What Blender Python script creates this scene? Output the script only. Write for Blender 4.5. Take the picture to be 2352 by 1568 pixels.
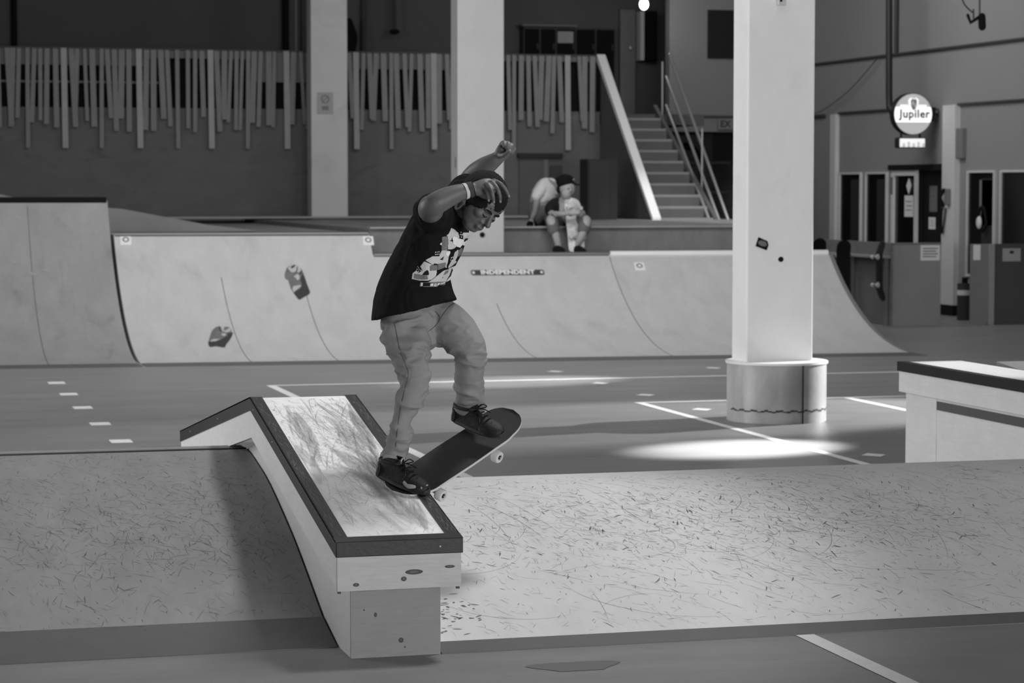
import bpy, math, random
from mathutils import Vector, Matrix, noise
from math import sin, cos, pi, radians, sqrt
random.seed(7)
SC = bpy.context.scene
for o in list(bpy.data.objects): bpy.data.objects.remove(o)
COL = SC.collection

# ------------------------------------------------------------------ camera
EYE = 1.8
YAW, PITCH = radians(-15.37), math.atan(354/5553)
cd = bpy.data.cameras.new('camera'); cam = bpy.data.objects.new('camera', cd); COL.objects.link(cam)
cam.location = (0, 0, EYE); cam.rotation_euler = (pi/2-PITCH, 0, YAW)
cd.sensor_width = 36; cd.lens = 85; cd.clip_start = .05; cd.clip_end = 200
cd.dof.use_dof = True; cd.dof.focus_distance = 9.85; cd.dof.aperture_fstop = 6.0
SC.camera = cam
# ------------------------------------------------------------------ light
w = bpy.data.worlds.new('world'); SC.world = w; w.use_nodes = True
w.node_tree.nodes['Background'].inputs[0].default_value = (1, 1, 1, 1)
w.node_tree.nodes['Background'].inputs[1].default_value = .10
def look(o, tgt):
    o.rotation_euler = (Vector(tgt)-o.location).to_track_quat('-Z', 'Y').to_euler()
def area(name, loc, tgt, sx, sy, watt, spread=180):
    l = bpy.data.lights.new(name, 'AREA'); l.shape = 'RECTANGLE'; l.size = sx; l.size_y = sy; l.energy = watt
    l.spread = radians(spread)
    o = bpy.data.objects.new(name, l); COL.objects.link(o); o.location = loc; look(o, tgt); return o
def spot(name, loc, tgt, deg, blend, watt, r=.1):
    l = bpy.data.lights.new(name, 'SPOT'); l.spot_size = radians(deg); l.spot_blend = blend; l.energy = watt
    l.shadow_soft_size = r
    o = bpy.data.objects.new(name, l); COL.objects.link(o); o.location = loc; look(o, tgt); return o
area('lamp_hall', (5, 18, 6.6), (5, 18, 0), 9, 8, 190)
area('lamp_ramps', (5, 21, 6.4), (5.5, 25, .5), 8, 2, 230, 140)
area('window_front', (7.5, -3.5, 1.9), (6.5, 14, 1.4), 11, 2.4, 1450)  # unseen fill added behind the camera to brighten front-facing sides
area('window_left', (-7, 17.5, 3.4), (4, 16, .8), 4, 14, 1700)  # unseen fill added at the left to brighten left-facing sides
area('lamp_back', (8, 30, 6.6), (8, 34, 1.3), 9, 3, 140)
area('lamp_bar', (11.5, 30, 6.4), (14.8, 32.5, 1.5), 3, 3, 150)
spot('spot_floor', (14.2, 19.25, 3.1), (7.0, 17.9, .15), 23, .6, 7500, .08)
spot('spot_pool_near', (11.5, 17.3, 5.5), (5.95, 15.6, 0), 9.5, .9, 19000, .06)
spot('spot_pool_far', (12.0, 22.7, 4.2), (6.0, 21.6, 0), 12, .9, 5200, .06)
spot('spot_bank', (4.5, 10.4, 6.5), (1.75, 10.0, .35), 42, .12, 900, .5)
spot('spot_box', (7.6, 15.5, 6.4), (6.9, 13.6, .7), 16, .6, 900, .1)
spot('spot_stairs', (12.6, 30, 6.3), (11.7, 33.4, 1.3), 24, .8, 900, .1)
SC.view_settings.view_transform = 'Standard'; SC.view_settings.look = 'None'
SC.view_settings.gamma = 1; SC.view_settings.use_curve_mapping = False; SC.view_settings.exposure = 0

# ------------------------------------------------------------------ view frame (used only to convert measured photo points to metres)
fw = Vector((-sin(YAW)*cos(PITCH), cos(YAW)*cos(PITCH), -sin(PITCH)))
rt = Vector((cos(YAW), sin(YAW), 0)); up = rt.cross(fw)
def at(px, py, d): return Vector((0, 0, EYE)) + d*(fw + (px-1176)/5553*rt - (py-784)/5553*up)
def dirv(r, u, a): return (r*rt + u*up + a*fw).normalized()
def aty(px, py, Y):
    v = fw + (px-1176)/5553*rt - (py-784)/5553*up; return Vector((0, 0, EYE)) + v*(Y/v.y)
def atx(px, py, X):
    v = fw + (px-1176)/5553*rt - (py-784)/5553*up; return Vector((0, 0, EYE)) + v*(X/v.x)

# ------------------------------------------------------------------ materials
def lin(v):
    v = v/255.; return v/12.92 if v <= .04045 else ((v+.055)/1.055)**2.4
MATS = {}
def mat(name, g, rough=.7, spec=.3, metal=0, emit=0, var=.0, vscale=3, stretch=(1, 1, 1), scratch=0, sscale=6, bump=0, bscale=60, grain=0, speck=0, stains=0):
    """g: surface reflectance as an sRGB grey 0-255; var: blotches; grain: wood grain; scratch: scuff marks"""
    if name in MATS: return MATS[name]
    m = bpy.data.materials.new(name); MATS[name] = m; m.use_nodes = True
    nt = m.node_tree; N = nt.nodes; L = nt.links; b = N['Principled BSDF']
    v = lin(g)
    b.inputs['Base Color'].default_value = (v, v, v, 1); b.inputs['Roughness'].default_value = rough
    b.inputs['Specular IOR Level'].default_value = spec; b.inputs['Metallic'].default_value = metal
    if emit:
        b.inputs['Emission Color'].default_value = (1, 1, 1, 1); b.inputs['Emission Strength'].default_value = emit
    if not (var or scratch or bump or grain or speck or stains): return m
    tc = N.new('ShaderNodeTexCoord'); mp = N.new('ShaderNodeMapping'); L.new(tc.outputs['Object'], mp.inputs[0])
    mp.inputs['Scale'].default_value = stretch
    def math_(op, a, bb=None, c=None):
        n = N.new('ShaderNodeMath'); n.operation = op
        for i, x in enumerate((a, bb, c)):
            if x is None: continue
            if isinstance(x, (int, float)): n.inputs[i].default_value = x
            else: L.new(x, n.inputs[i])
        return n.outputs[0]
    def nz(scale, detail=4, src=None, dist=0, r=.55):
        n = N.new('ShaderNodeTexNoise'); n.inputs['Scale'].default_value = scale; n.inputs['Detail'].default_value = detail
        n.inputs['Distortion'].default_value = dist; n.inputs['Roughness'].default_value = r
        L.new((src or mp).outputs[0], n.inputs['Vector']); return n.outputs['Fac']
    def ramp(x, a, bb):
        n = N.new('ShaderNodeMapRange'); n.clamp = True; n.inputs['From Min'].default_value = a; n.inputs['From Max'].default_value = bb
        L.new(x, n.inputs['Value']); return n.outputs[0]
    def mapped(scale, rot=(0, 0, 0)):
        n = N.new('ShaderNodeMapping'); n.inputs['Scale'].default_value = scale; n.inputs['Rotation'].default_value = rot
        L.new(tc.outputs['Object'], n.inputs[0]); return n
    f = None
    def mul(x):
        nonlocal f
        f = x if f is None else math_('MULTIPLY', f, x)
    if var:
        a = math_('SUBTRACT', nz(vscale, 6), .5); mul(math_('MULTIPLY_ADD', a, var*4, 1.0))
        a = math_('SUBTRACT', nz(vscale*6, 3), .5); mul(math_('MULTIPLY_ADD', a, var*1.6, 1.0))
    if grain:
        a = math_('SUBTRACT', nz(5, 5, mapped((1.2, .8, 9), (.1, .05, 0)), 1.6), .5); mul(math_('MULTIPLY_ADD', a, grain*4, 1.0))
    if scratch:
        for k, (sx, rot) in enumerate((((1, .35, .5), (0, 0, .5)), ((1, .3, .5), (0, 0, -.7)), ((.6, .6, .6), (0, 0, .2)), ((1.6, .5, .8), (0, 0, 1.1)))):
            mm = mapped(sx, rot)
            line = math_('ABSOLUTE', math_('SUBTRACT', nz(sscale*(1+.4*k), 1.5, mm, .35), .5))
            line = ramp(line, .011, .003)
            mask = ramp(nz(sscale*1.6, 3, mapped((1.1+.3*k, 1, 1), (k, .3*k, k))), .53, .60)
            dens = ramp(nz(.9, 2, mapped((1, 1.3, 1), (0, 0, k*.3))), .36, .62)
            d = math_('MULTIPLY', math_('MULTIPLY', line, mask), math_('MULTIPLY_ADD', dens, .8, .2))
            mul(math_('SUBTRACT', 1.0, math_('MULTIPLY', d, scratch)))
        sp = ramp(nz(sscale*9, 2, mapped((1, .6, 1), (0, 0, .6))), .66, .74)
        mul(math_('SUBTRACT', 1.0, math_('MULTIPLY', sp, scratch*.6)))
    if speck:
        sp = ramp(nz(28, 2), .70, .76); mul(math_('SUBTRACT', 1.0, math_('MULTIPLY', sp, speck)))
    if stains:
        sp = ramp(nz(2.2, 5, None, .6), .58, .72); mul(math_('SUBTRACT', 1.0, math_('MULTIPLY', sp, stains)))
    if f is not None:
        f = math_('MAXIMUM', math_('MULTIPLY', f, v), .003)
        c = N.new('ShaderNodeCombineColor'); [L.new(f, c.inputs[i]) for i in range(3)]
        L.new(c.outputs[0], b.inputs['Base Color'])
    if bump:
        bp = N.new('ShaderNodeBump'); bp.inputs['Strength'].default_value = bump; bp.inputs['Distance'].default_value = .01
        L.new(nz(bscale, 4), bp.inputs['Height']); L.new(bp.outputs[0], b.inputs['Normal'])
    return m

M_floor = mat('floor_paint', 128, .42, .35, var=.15, vscale=1.2, stretch=(.8, 3, 1), bump=.08, bscale=25)
M_line = mat('line_paint', 225, .55, var=.06, vscale=20)
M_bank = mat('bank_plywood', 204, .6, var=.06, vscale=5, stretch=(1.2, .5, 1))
M_bankL = mat('bank_plywood_worn', 140, .6, var=.13, vscale=4, stretch=(1.3, .5, 1))  # darker, blotchier grey than the right-hand bank
M_kerb = mat('bank_kerb', 88, .5, var=.06, vscale=8, speck=.3)
M_box = mat('box_plywood', 222, .55, grain=.05, var=.04, vscale=6)
M_top = mat('box_top_board', 250, .5, var=.07, vscale=6, stretch=(1.4, .25, 1))
M_end = mat('box_end_plywood', 168, .6, grain=.10)
M_cop = mat('edge_strip', 24, .5, .35, var=.25, vscale=9, stretch=(1, .3, 1), bump=.1)
M_dark = mat('gap_dark', 12)
M_q = mat('quarter_plywood', 186, .62, var=.07, vscale=3.5, stretch=(1.5, .6, .6), stains=.12)
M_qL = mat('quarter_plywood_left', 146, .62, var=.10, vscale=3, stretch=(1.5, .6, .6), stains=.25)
M_steel = mat('coping_steel', 235, .4, .5, metal=.15)  # pale, barely metallic tone stands in for the steel's bright reflection
M_steeld = mat('coping_dull', 120, .45, metal=.8)
M_deck = mat('deck_wood', 135, .6, var=.10, vscale=4, stretch=(1, 2, 1))
M_step = mat('step_face', 118, .6, var=.14, vscale=5, stretch=(1.6, 1, .8))
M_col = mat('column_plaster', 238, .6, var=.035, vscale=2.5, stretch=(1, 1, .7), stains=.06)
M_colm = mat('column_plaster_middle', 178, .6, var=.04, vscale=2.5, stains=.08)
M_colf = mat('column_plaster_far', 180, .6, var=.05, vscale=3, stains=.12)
M_barrel = mat('barrel_zinc', 185, .4, .5, metal=.1, var=.14, vscale=5, stretch=(1, 1, .6), stains=.3)
M_rim = mat('barrel_rim', 235, .4)
M_wallL = mat('wall_plywood', 92, .7, var=.13, vscale=2.2, stretch=(.7, 1, 1.6), stains=.25)
M_wallR = mat('wall_plaster', 132, .75, var=.02, vscale=1.5)
M_wallB = mat('wall_upper', 84, .8, var=.03)
M_slat = mat('slat_wood', 120, .65, var=.06, vscale=6)
M_slatl = mat('slat_wood_pale', 150, .65, var=.06, vscale=6)
M_black = mat('black_void', 8, .9)
M_glass = mat('dark_glass', 22, .15, .6)
M_white = mat('white_paint', 200, .5)
M_paper = mat('paper', 215, .7)
M_ink = mat('ink', 45, .7)
M_grey = mat('grey_paint', 110, .6, var=.05)
M_pipe = mat('pipe_dark', 30, .5)
M_trim = mat('trim_dark', 60, .6)
M_rail = mat('rail_metal', 170, .4, metal=.5)
M_tread = mat('stair_tread', 88, .6, var=.08, vscale=6)
M_string = mat('stringer_paint', 225, .5)
M_skin = mat('skin', 92, .5, .35, var=.04, vscale=14, bump=.05, bscale=160)
M_skin2 = mat('skin_pale', 158, .55)
M_hair = mat('hair', 24, .8, .2, bump=.6, bscale=320)
M_shirt = mat('tshirt_dark', 24, .9, .1, var=.07, vscale=90, bump=.12, bscale=300)
M_jean = mat('trousers_denim', 130, .85, .15, var=.05, vscale=8, bump=.12, bscale=350)
M_shoe = mat('shoe_suede', 22, .6, .35, var=.15, vscale=40, bump=.25, bscale=150)
M_sole = mat('shoe_sole', 48, .6, .3, var=.1, vscale=40)
M_patch = mat('shoe_patch', 150, .5)
M_grip = mat('grip_tape', 50, .85, .25, var=.1, vscale=60, bump=.25, bscale=700)
M_ply = mat('deck_edge', 190, .5)
M_wheel = mat('wheel_urethane', 190, .4)
M_cloth = mat('cloth_black', 22, .9)
M_clothw = mat('cloth_white', 225, .8)
M_clothg = mat('cloth_grey', 120, .8, var=.1, vscale=20)

# ------------------------------------------------------------------ mesh builder
def cr(P, n):
    """Catmull-Rom resample of a list of tuples"""
    out = []; m = len(P)
    for i in range(m-1):
        p0, p1, p2, p3 = P[max(i-1, 0)], P[i], P[i+1], P[min(i+2, m-1)]
        for k in range(n):
            t = k/n
            out.append(tuple(.5*((2*b)+(-a+c)*t+(2*a-5*b+4*c-d)*t*t+(-a+3*b-3*c+d)*t**3) for a, b, c, d in zip(p0, p1, p2, p3)))
    out.append(tuple(P[-1])); return out
class MB:
    def __init__(s): s.v = []; s.f = []
    def add(s, vs, fs):
        b = len(s.v); s.v += [tuple(x) for x in vs]; s.f += [tuple(i+b for i in f) for f in fs]; return s
    def box(s, x0, x1, y0, y1, z0, z1, M=None):
        vs = [Vector((x, y, z)) for x in (x0, x1) for y in (y0, y1) for z in (z0, z1)]
        if M: vs = [M @ v for v in vs]
        return s.add(vs, [(0, 1, 3, 2), (4, 6, 7, 5), (0, 4, 5, 1), (2, 3, 7, 6), (0, 2, 6, 4), (1, 5, 7, 3)])
    def prism(s, prof, a, b, axis='x'):
        """closed profile extruded from a to b along axis; profile in the two remaining axes"""
        def P(u, v, t): return {'x': (t, u, v), 'y': (u, t, v), 'z': (u, v, t)}[axis]
        n = len(prof); vs = [P(u, v, a) for u, v in prof]+[P(u, v, b) for u, v in prof]
        fs = [tuple(range(n))[::-1], tuple(range(n, 2*n))]+[(i, (i+1) % n, n+(i+1) % n, n+i) for i in range(n)]
        return s.add(vs, fs)
    def loft(s, rings, cap=True):
        n = len(rings[0]); b = len(s.v)
        for r in rings: s.v += [tuple(x) for x in r]
        for i in range(len(rings)-1):
            for j in range(n):
                s.f.append((b+i*n+j, b+i*n+(j+1) % n, b+(i+1)*n+(j+1) % n, b+(i+1)*n+j))
        if cap: s.f.append(tuple(b+j for j in range(n))[::-1]); s.f.append(tuple(b+(len(rings)-1)*n+j for j in range(n)))
        return s
    def tube(s, pts, rad, seg=10, sub=1, hint=None, caps=True):
        """pts: Vectors; rad: number or list of r or (ra, rb) with ra along hint x axis"""
        if not isinstance(rad, (list, tuple)): rad = [rad]*len(pts)
        R = [(r, r) if isinstance(r, (int, float)) else r for r in rad]
        Q = [tuple(p)+tuple(r) for p, r in zip(pts, R)]
        if sub > 1: Q = cr(Q, sub)
        P = [Vector(q[:3]) for q in Q]; R = [(max(q[3], 1e-4), max(q[4], 1e-4)) for q in Q]
        T = [(P[min(i+1, len(P)-1)]-P[max(i-1, 0)]).normalized() for i in range(len(P))]
        if hint is None: hint = Vector((0, 0, 1)) if abs(T[0].z) < .9 else Vector((1, 0, 0))
        rings = []; X = hint
        def ring(p, t, r):
            nonlocal X
            X = (X-t*X.dot(t)).normalized(); Yv = t.cross(X)
            return [p+X*(r[0]*cos(2*pi*k/seg))+Yv*(r[1]*sin(2*pi*k/seg)) for k in range(seg)]
        if caps:
            for a in (.02, .45, .8): 
                r0 = min(R[0]); h = r0*(1-sin(math.acos(1-a)) if False else sqrt(max(0, 1-a*a)))
                rings.append(ring(P[0]-T[0]*h*.9, T[0], (R[0][0]*a, R[0][1]*a)))
        for p, t, r in zip(P, T, R): rings.append(ring(p, t, r))
        if caps:
            for a in (.8, .45, .02):
                h = min(R[-1])*sqrt(max(0, 1-a*a)); rings.append(ring(P[-1]+T[-1]*h*.9, T[-1], (R[-1][0]*a, R[-1][1]*a)))
        return s.loft(rings)
    def ell(s, c, ax, seg=20, ringn=12):
        """ellipsoid with three axis vectors"""
        c = Vector(c); A, B, Cc = [Vector(a) for a in ax]; rings = []
        for i in range(1, ringn):
            th = pi*i/ringn; rings.append([c+Cc*cos(th)+(A*cos(2*pi*k/seg)+B*sin(2*pi*k/seg))*sin(th) for k in range(seg)])
        b = len(s.v); s.loft(rings, cap=False); top = len(s.v); s.v += [tuple(c+Cc), tuple(c-Cc)]
        for k in range(seg):
            s.f.append((top, b+(k+1) % seg, b+k)); e = b+(ringn-2)*seg; s.f.append((top+1, e+k, e+(k+1) % seg))
        return s
    def cyl(s, p, q, r, seg=16, r2=None):
        p, q = Vector(p), Vector(q); return s.tube([p, q], [r, r2 or r], seg, caps=False)
    def mesh(s, name='m'):
        me = bpy.data.meshes.new(name); me.from_pydata(s.v, [], s.f); me.update(); return me
    def build(s, name, m, parent=None, smooth=False, bevel=0, sharp=40):
        me = s.mesh(name)
        import bmesh
        bm = bmesh.new(); bm.from_mesh(me); bmesh.ops.recalc_face_normals(bm, faces=bm.faces); bm.to_mesh(me); bm.free()
        return link(me, name, m, parent, smooth, bevel)
def link(me, name, m, parent=None, smooth=False, bevel=0):
    o = bpy.data.objects.new(name, me); COL.objects.link(o)
    if m: me.materials.append(m)
    if smooth:
        me.polygons.foreach_set('use_smooth', [True]*len(me.polygons))
        try: me.set_sharp_from_angle(angle=radians(45))
        except Exception: pass
    if bevel:
        b = o.modifiers.new('bevel', 'BEVEL'); b.width = bevel; b.segments = 2; b.limit_method = 'ANGLE'
    if parent:
        o.parent = parent; g = parent
        while g: o.location = -wloc(parent); break
    return o
def wloc(o):
    l = Vector(o.location)
    return l + (wloc(o.parent) if o.parent else Vector((0, 0, 0)))
def tag(o, label=None, cat=None, group=None, kind=None):
    if label: o['label'] = label
    if cat: o['category'] = cat
    if group: o['group'] = group
    if kind: o['kind'] = kind
    return o
def thing(name, label, cat, loc=(0, 0, 0), group=None):
    o = bpy.data.objects.new(name, None); COL.objects.link(o); o.location = loc; o.empty_display_size = .1
    return tag(o, label, cat, group)
def fuse(mb, name, m, parent, voxel=.006, iters=2, disp=None, cut=None):
    """union of overlapping closed shapes -> one continuous smooth mesh"""
    me = mb.mesh('tmp'); t = bpy.data.objects.new('tmp', me); COL.objects.link(t)
    r = t.modifiers.new('r', 'REMESH'); r.mode = 'VOXEL'; r.voxel_size = voxel; r.use_smooth_shade = True
    s = t.modifiers.new('s', 'SMOOTH'); s.factor = .5; s.iterations = iters
    dg = bpy.context.evaluated_depsgraph_get(); dg.update()
    out = bpy.data.meshes.new_from_object(t.evaluated_get(dg)); bpy.data.objects.remove(t)
    out.name = name; out.materials.clear()
    if disp:
        nv = [disp(v.co, v.normal) for v in out.vertices]
        for v, c in zip(out.vertices, nv): v.co = c
    out.polygons.foreach_set('use_smooth', [True]*len(out.polygons)); out.update()
    return link(out, name, m, parent)
def text(s, size, M, name, m, parent, ext=.001, spacing=1, bold=0, align='CENTER'):
    c = bpy.data.curves.new('t', 'FONT'); c.body = s; c.size = size; c.extrude = ext; c.align_x = align; c.align_y = 'CENTER'
    c.space_character = spacing; c.offset = bold; c.resolution_u = 3
    t = bpy.data.objects.new('t', c); COL.objects.link(t); dg = bpy.context.evaluated_depsgraph_get(); dg.update()
    me = bpy.data.meshes.new_from_object(t.evaluated_get(dg)); bpy.data.objects.remove(t); me.transform(M); me.materials.clear()
    return link(me, name, m, parent)
def frameM(o, x, y):
    x = Vector(x).normalized(); z = x.cross(Vector(y)).normalized(); y = z.cross(x)
    return Matrix(((x.x, y.x, z.x, o[0]), (x.y, y.y, z.y, o[1]), (x.z, y.z, z.z, o[2]), (0, 0, 0, 1)))

# ================================================================== SETTING
def struct(name, mb, m, parent=None, **k):
    o = mb.build(name, m, parent, **k)
    if not parent: o['kind'] = 'structure'
    return o
floor = struct('floor', MB().box(-8, 16.2, -4, 44, -.2, 0), M_floor)
struct('ceiling', MB().box(-8, 16.2, -4, 44, 7, 7.2), M_wallB)
# walls outside the frame, with openings and mullions added around the fill lights
wl_ = struct('wall_left', MB().box(-8.2, -8, -4.2, 44, 0, 1.2).box(-8.2, -8, -4.2, 44, 5.4, 7).box(-8.2, -8, -4.2, 9.5, 1.2, 5.4).box(-8.2, -8, 25.5, 44, 1.2, 5.4), M_wallR)
wf_ = struct('wall_front', MB().box(-8, 16, -4.2, -4, 0, .5).box(-8, 16, -4.2, -4, 3.4, 7).box(-8, 1.5, -4.2, -4, .5, 3.4).box(13.5, 16, -4.2, -4, .5, 3.4), M_wallR)
for y in (12.0, 14.7, 17.4, 20.1, 22.8): MB().box(-8.12, -8.06, y, y+.08, 1.2, 5.4).build('window_mullion', M_grey, wl_)
for x in (4.5, 7.5, 10.5): MB().box(x, x+.08, -4.12, -4.06, .5, 3.4).build('window_mullion', M_grey, wf_)
# painted court markings lying on the floor
def mark(x0, x1, y0, y1, dx=0):
    MB().add([(x0, y0, .002), (x1, y0, .002), (x1+dx, y1, .002), (x0+dx, y1, .002)], [(0, 1, 2, 3)]).build('court_line', M_line, floor)
mark(3.655, 3.735, -2, 21.66); mark(6.335, 6.41, -2, 19.13); mark(3.655, 16, 21.66, 21.74); mark(6.335, 12, 19.13, 19.2)
mark(8.2, 8.28, 17.0, 19.13); mark(8.2, 8.28, 13, 16.6)
def diamond(x, y, s=.1):
    MB().add([(x-s, y, .002), (x, y-s*1.25, .002), (x+s, y, .002), (x, y+s*1.25, .002)], [(0, 1, 2, 3)]).build('floor_diamond', M_line, floor)
for x, y in ((6.665, 22.65), (6.667, 21.18), (6.666, 19.87), (6.67, 18.45), (6.645, 14.98), (8.315, 22.67)): diamond(x, y, .09)
for x, y in ((1.842, 22.56), (1.842, 21.29), (1.838, 19.95), (1.839, 18.54), (1.853, 17.22)):
    MB().box(x-.075, x+.075, y-.11, y+.11, 0, .002).build('floor_diamond', M_line, floor)
MB().add([(x, y, .0015) for x, y in [(2.62+.16*cos(a)*(1+.3*sin(3*a)), 8.62+.11*sin(a)*(1+.25*cos(2*a))) for a in [i*pi/10 for i in range(20)]]], [tuple(range(20))]).build('floor_stain', mat('stain', 104, .4), floor)

# back wall below the fence, upper floor, wall behind it
wb = struct('wall_back', MB().box(-4, 11.42, 36.3, 36.5, 0, 2.98), M_wallL)
MB().box(-4, 11.42, 36.28, 36.3, 1.3, 1.34).build('skirting', M_slatl, wb)
struct('upper_floor', MB().box(-4, 13.1, 36.5, 41, 2.78, 2.94), M_wallB)
wu = struct('wall_upper', MB().box(-4, 16, 41, 41.2, 0, 7), M_wallB)
for x, r in ((2.72, .05), (7.25, .06), (7.55, .03), (8.6, .04)):
    MB().cyl((x, 40.9, 2.9), (x, 40.9, 7), r, 10).build('wall_pipe', M_black if r > .045 else M_trim, wu, smooth=True)
MB().box(7.42, 7.46, 40.96, 41, 2.9, 7).build('wall_seam', M_grey, wu)
# wall to the right of the stairs
wr = struct('wall_stair', MB().box(13.14, 15.1, 38, 38.2, 2.72, 7), mat('wall_stair_plaster', 120, .7, var=.03, vscale=2))
MB().box(13.14, 15.1, 37.97, 38, 2.95, 2.99).build('trim_strip', M_trim, wr)
struct('wall_right', MB().box(15, 15.2, 33.2, 41, 0, 7).box(15, 15.2, 26, 31.43, 0, 7).box(15, 15.2, 31.43, 33.2, 2.06, 7), M_wallR)
struct('window_1', MB().box(13.8, 14.27, 37.96, 38, 3.93, 4.73), M_glass)
M_pil = mat('pilaster_paint', 190, .6)
pil = struct('trim_1', MB().box(14.92, 15, 30.98, 31.38, .15, 2.95), M_pil)
MB().box(14.91, 15, 30.96, 31.4, 0, .15).build('plinth', M_black, pil)
struct('trim_2', MB().box(14.93, 15, 35.25, 35.45, 0, 2.94), M_pil)
# windows of the side wall, each pane with frame
def win(n, y0, y1, z0=.95, z1=2.0):
    f = MB().box(14.985, 15.0, y0, y1, z0, z1).build('window_%d' % n, M_glass); f['kind'] = 'structure'
    m = MB()
    for a, b, c, d in ((y0-.03, y0, z0-.03, z1+.03), (y1, y1+.03, z0-.03, z1+.03), (y0, y1, z0-.03, z0), (y0, y1, z1, z1+.03)): m.box(14.96, 15, a, b, c, d)
    m.build('window_frame', M_pil, f)
    MB().box(14.97, 14.986, y0+.02, y0+(y1-y0)*.45, z0+.03, z1-.08).build('curtain', mat('curtain', 40, .8), f)
win(2, 34.36, 35.14); win(3, 33.4, 34.13); win(4, 29.88, 30.66, .6); win(5, 28.3, 29.66, .6)
# glazed door with notices and the open doorway next to it
d1 = struct('door_1', MB().box(15.0, 15.05, 32.32, 33.2, 0, 2.05), M_glass)
m = MB()
for a, b, c, d in ((32.32, 32.39, 0, 2.05), (33.13, 33.2, 0, 2.05), (32.39, 33.13, 1.97, 2.05), (32.39, 33.13, 0, .95)): m.box(14.96, 15.0, a, b, c, d)
m.build('door_frame', M_white, d1)
MB().box(14.95, 14.962, 33.13, 33.22, 1.7, 1.95).build('hinge_plate', M_grey, d1)
d2 = struct('door_2', MB().box(15.03, 15.06, 31.43, 32.32, 0, 2.05), mat('door_dark', 26, .5))
MB().box(14.93, 15.0, 31.4, 33.25, 2.05, 2.13).build('lintel', M_black, d2)
MB().box(15.0, 15.03, 31.46, 31.52, 0, 2.05).box(15.0, 15.03, 32.2, 32.26, 0, 2.05).build('door_frame', M_black, d2)

def paper(label, pts_y, z0, z1, X=14.95, t=.004, name='notice', m=M_paper, marks=3):
    o = MB().box(X-t, X, pts_y[0], pts_y[1], z0, z1).build(name, m); tag(o, label, 'notice')
    k = MB(); h = (z1-z0)/(marks+2)
    for i in range(marks):
        k.box(X-t-.001, X-t, pts_y[0]+.04, pts_y[1]-.04-.03*(i % 2), z1-h*(i+1.3)-h*.25, z1-h*(i+1.3))
    k.build('printed_lines', mat('faded_ink', 120, .7), o); return o
paper('white notice taped inside the glazed door left of the dark doorway', (32.48, 32.78), 1.37, 1.68, 14.995)
o = MB().add([(14.99, 32.62, 1.93), (14.99, 32.54, 1.82), (14.99, 32.62, 1.70), (14.99, 32.70, 1.82), (14.98, 32.62, 1.93), (14.98, 32.54, 1.82), (14.98, 32.62, 1.70), (14.98, 32.70, 1.82)],
   [(0, 1, 2, 3), (7, 6, 5, 4), (0, 4, 5, 1), (1, 5, 6, 2), (2, 6, 7, 3), (3, 7, 4, 0)]).build('sticker', M_paper)
tag(o, 'small pale diamond-shaped sticker high on the glazed door', 'sticker')
paper('tall narrow grey poster hung in the dark doorway', (31.75, 32.0), 1.45, 1.82, 15.028, m=M_grey, name='poster')
paper('small square notice below the narrow poster in the dark doorway', (31.8, 32.02), 1.2, 1.37, 15.028)
# wall telephone with hanging cord on the pilaster
ph = thing('wall_telephone', 'dark wall telephone with hanging receiver on the pale pilaster', 'telephone', (14.92, 31.2, 1.6))
MB().box(14.87, 14.92, 31.08, 31.18, 1.55, 1.78).build('body', M_grey, ph, bevel=.01)
MB().tube([Vector((14.89, 31.25, 1.76)), Vector((14.86, 31.28, 1.66)), Vector((14.89, 31.28, 1.55))], [.03, .018, .03], 8, 4).build('receiver', M_black, ph, smooth=True)
MB().tube([Vector((14.89, 31.28, 1.55)), Vector((14.89, 31.31, 1.35)), Vector((14.89, 31.28, 1.15)), Vector((14.9, 31.2, 1.5))], .012, 6, 5).build('cord', M_black, ph, smooth=True)
# switch box, conduits and cable
tag(MB().box(14.93, 15, 30.78, 30.98, 2.2, 2.62).build('switch_box', M_grey, bevel=.01), 'grey electrical box on the wall right of the pilaster', 'switch box')
def pipe(name, pts, r, m, label, cat='pipe', seg=8, sub=1):
    return tag(MB().tube([Vector(p) for p in pts], r, seg, sub).build(name, m, smooth=True), label, cat)
pipe('conduit', [(14.97, 26.5, 3.745), (14.97, 37.9, 3.76)], .022, M_trim, 'thin dark conduit running high along the right side wall', 'conduit')
pipe('conduit', [(14.97, 26.5, 2.94), (14.97, 31.0, 2.95)], .02, M_trim, 'thin dark conduit along the side wall right of the pilaster', 'conduit')
pipe('conduit', [(14.97, 33.4, 2.95), (14.97, 35.2, 2.95)], .02, M_trim, 'short dark conduit along the side wall left of the lit round sign', 'conduit')
pipe('conduit', [(14.97, 35.8, 2.93), (14.97, 37.9, 2.93)], .03, M_trim, 'short dark conduit seen just right of the near column', 'conduit')
pipe('drain_pipe', [aty(2043, -900, 31.9), aty(2042, 215, 31.9), aty(2043, 245, 31.85), aty(2054, 268, 31.75)], .048, M_pipe, 'thick black vertical pipe ending at the round lit sign', sub=1, seg=12)
pipe('drain_pipe', [(14.95, 33.05, 7), (14.95, 33.05, 3.76)], .03, M_trim, 'thinner grey pipe right behind the thick black pipe')
pipe('slack_cable', [(14.9, 33.6, 3.72), (14.9, 34.6, 3.3), (14.9, 35.6, 3.03), (14.9, 36.0, 2.98)], .008, M_trim, 'slack cable drooping across the upper side wall', 'cable', 6, 4)
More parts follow.
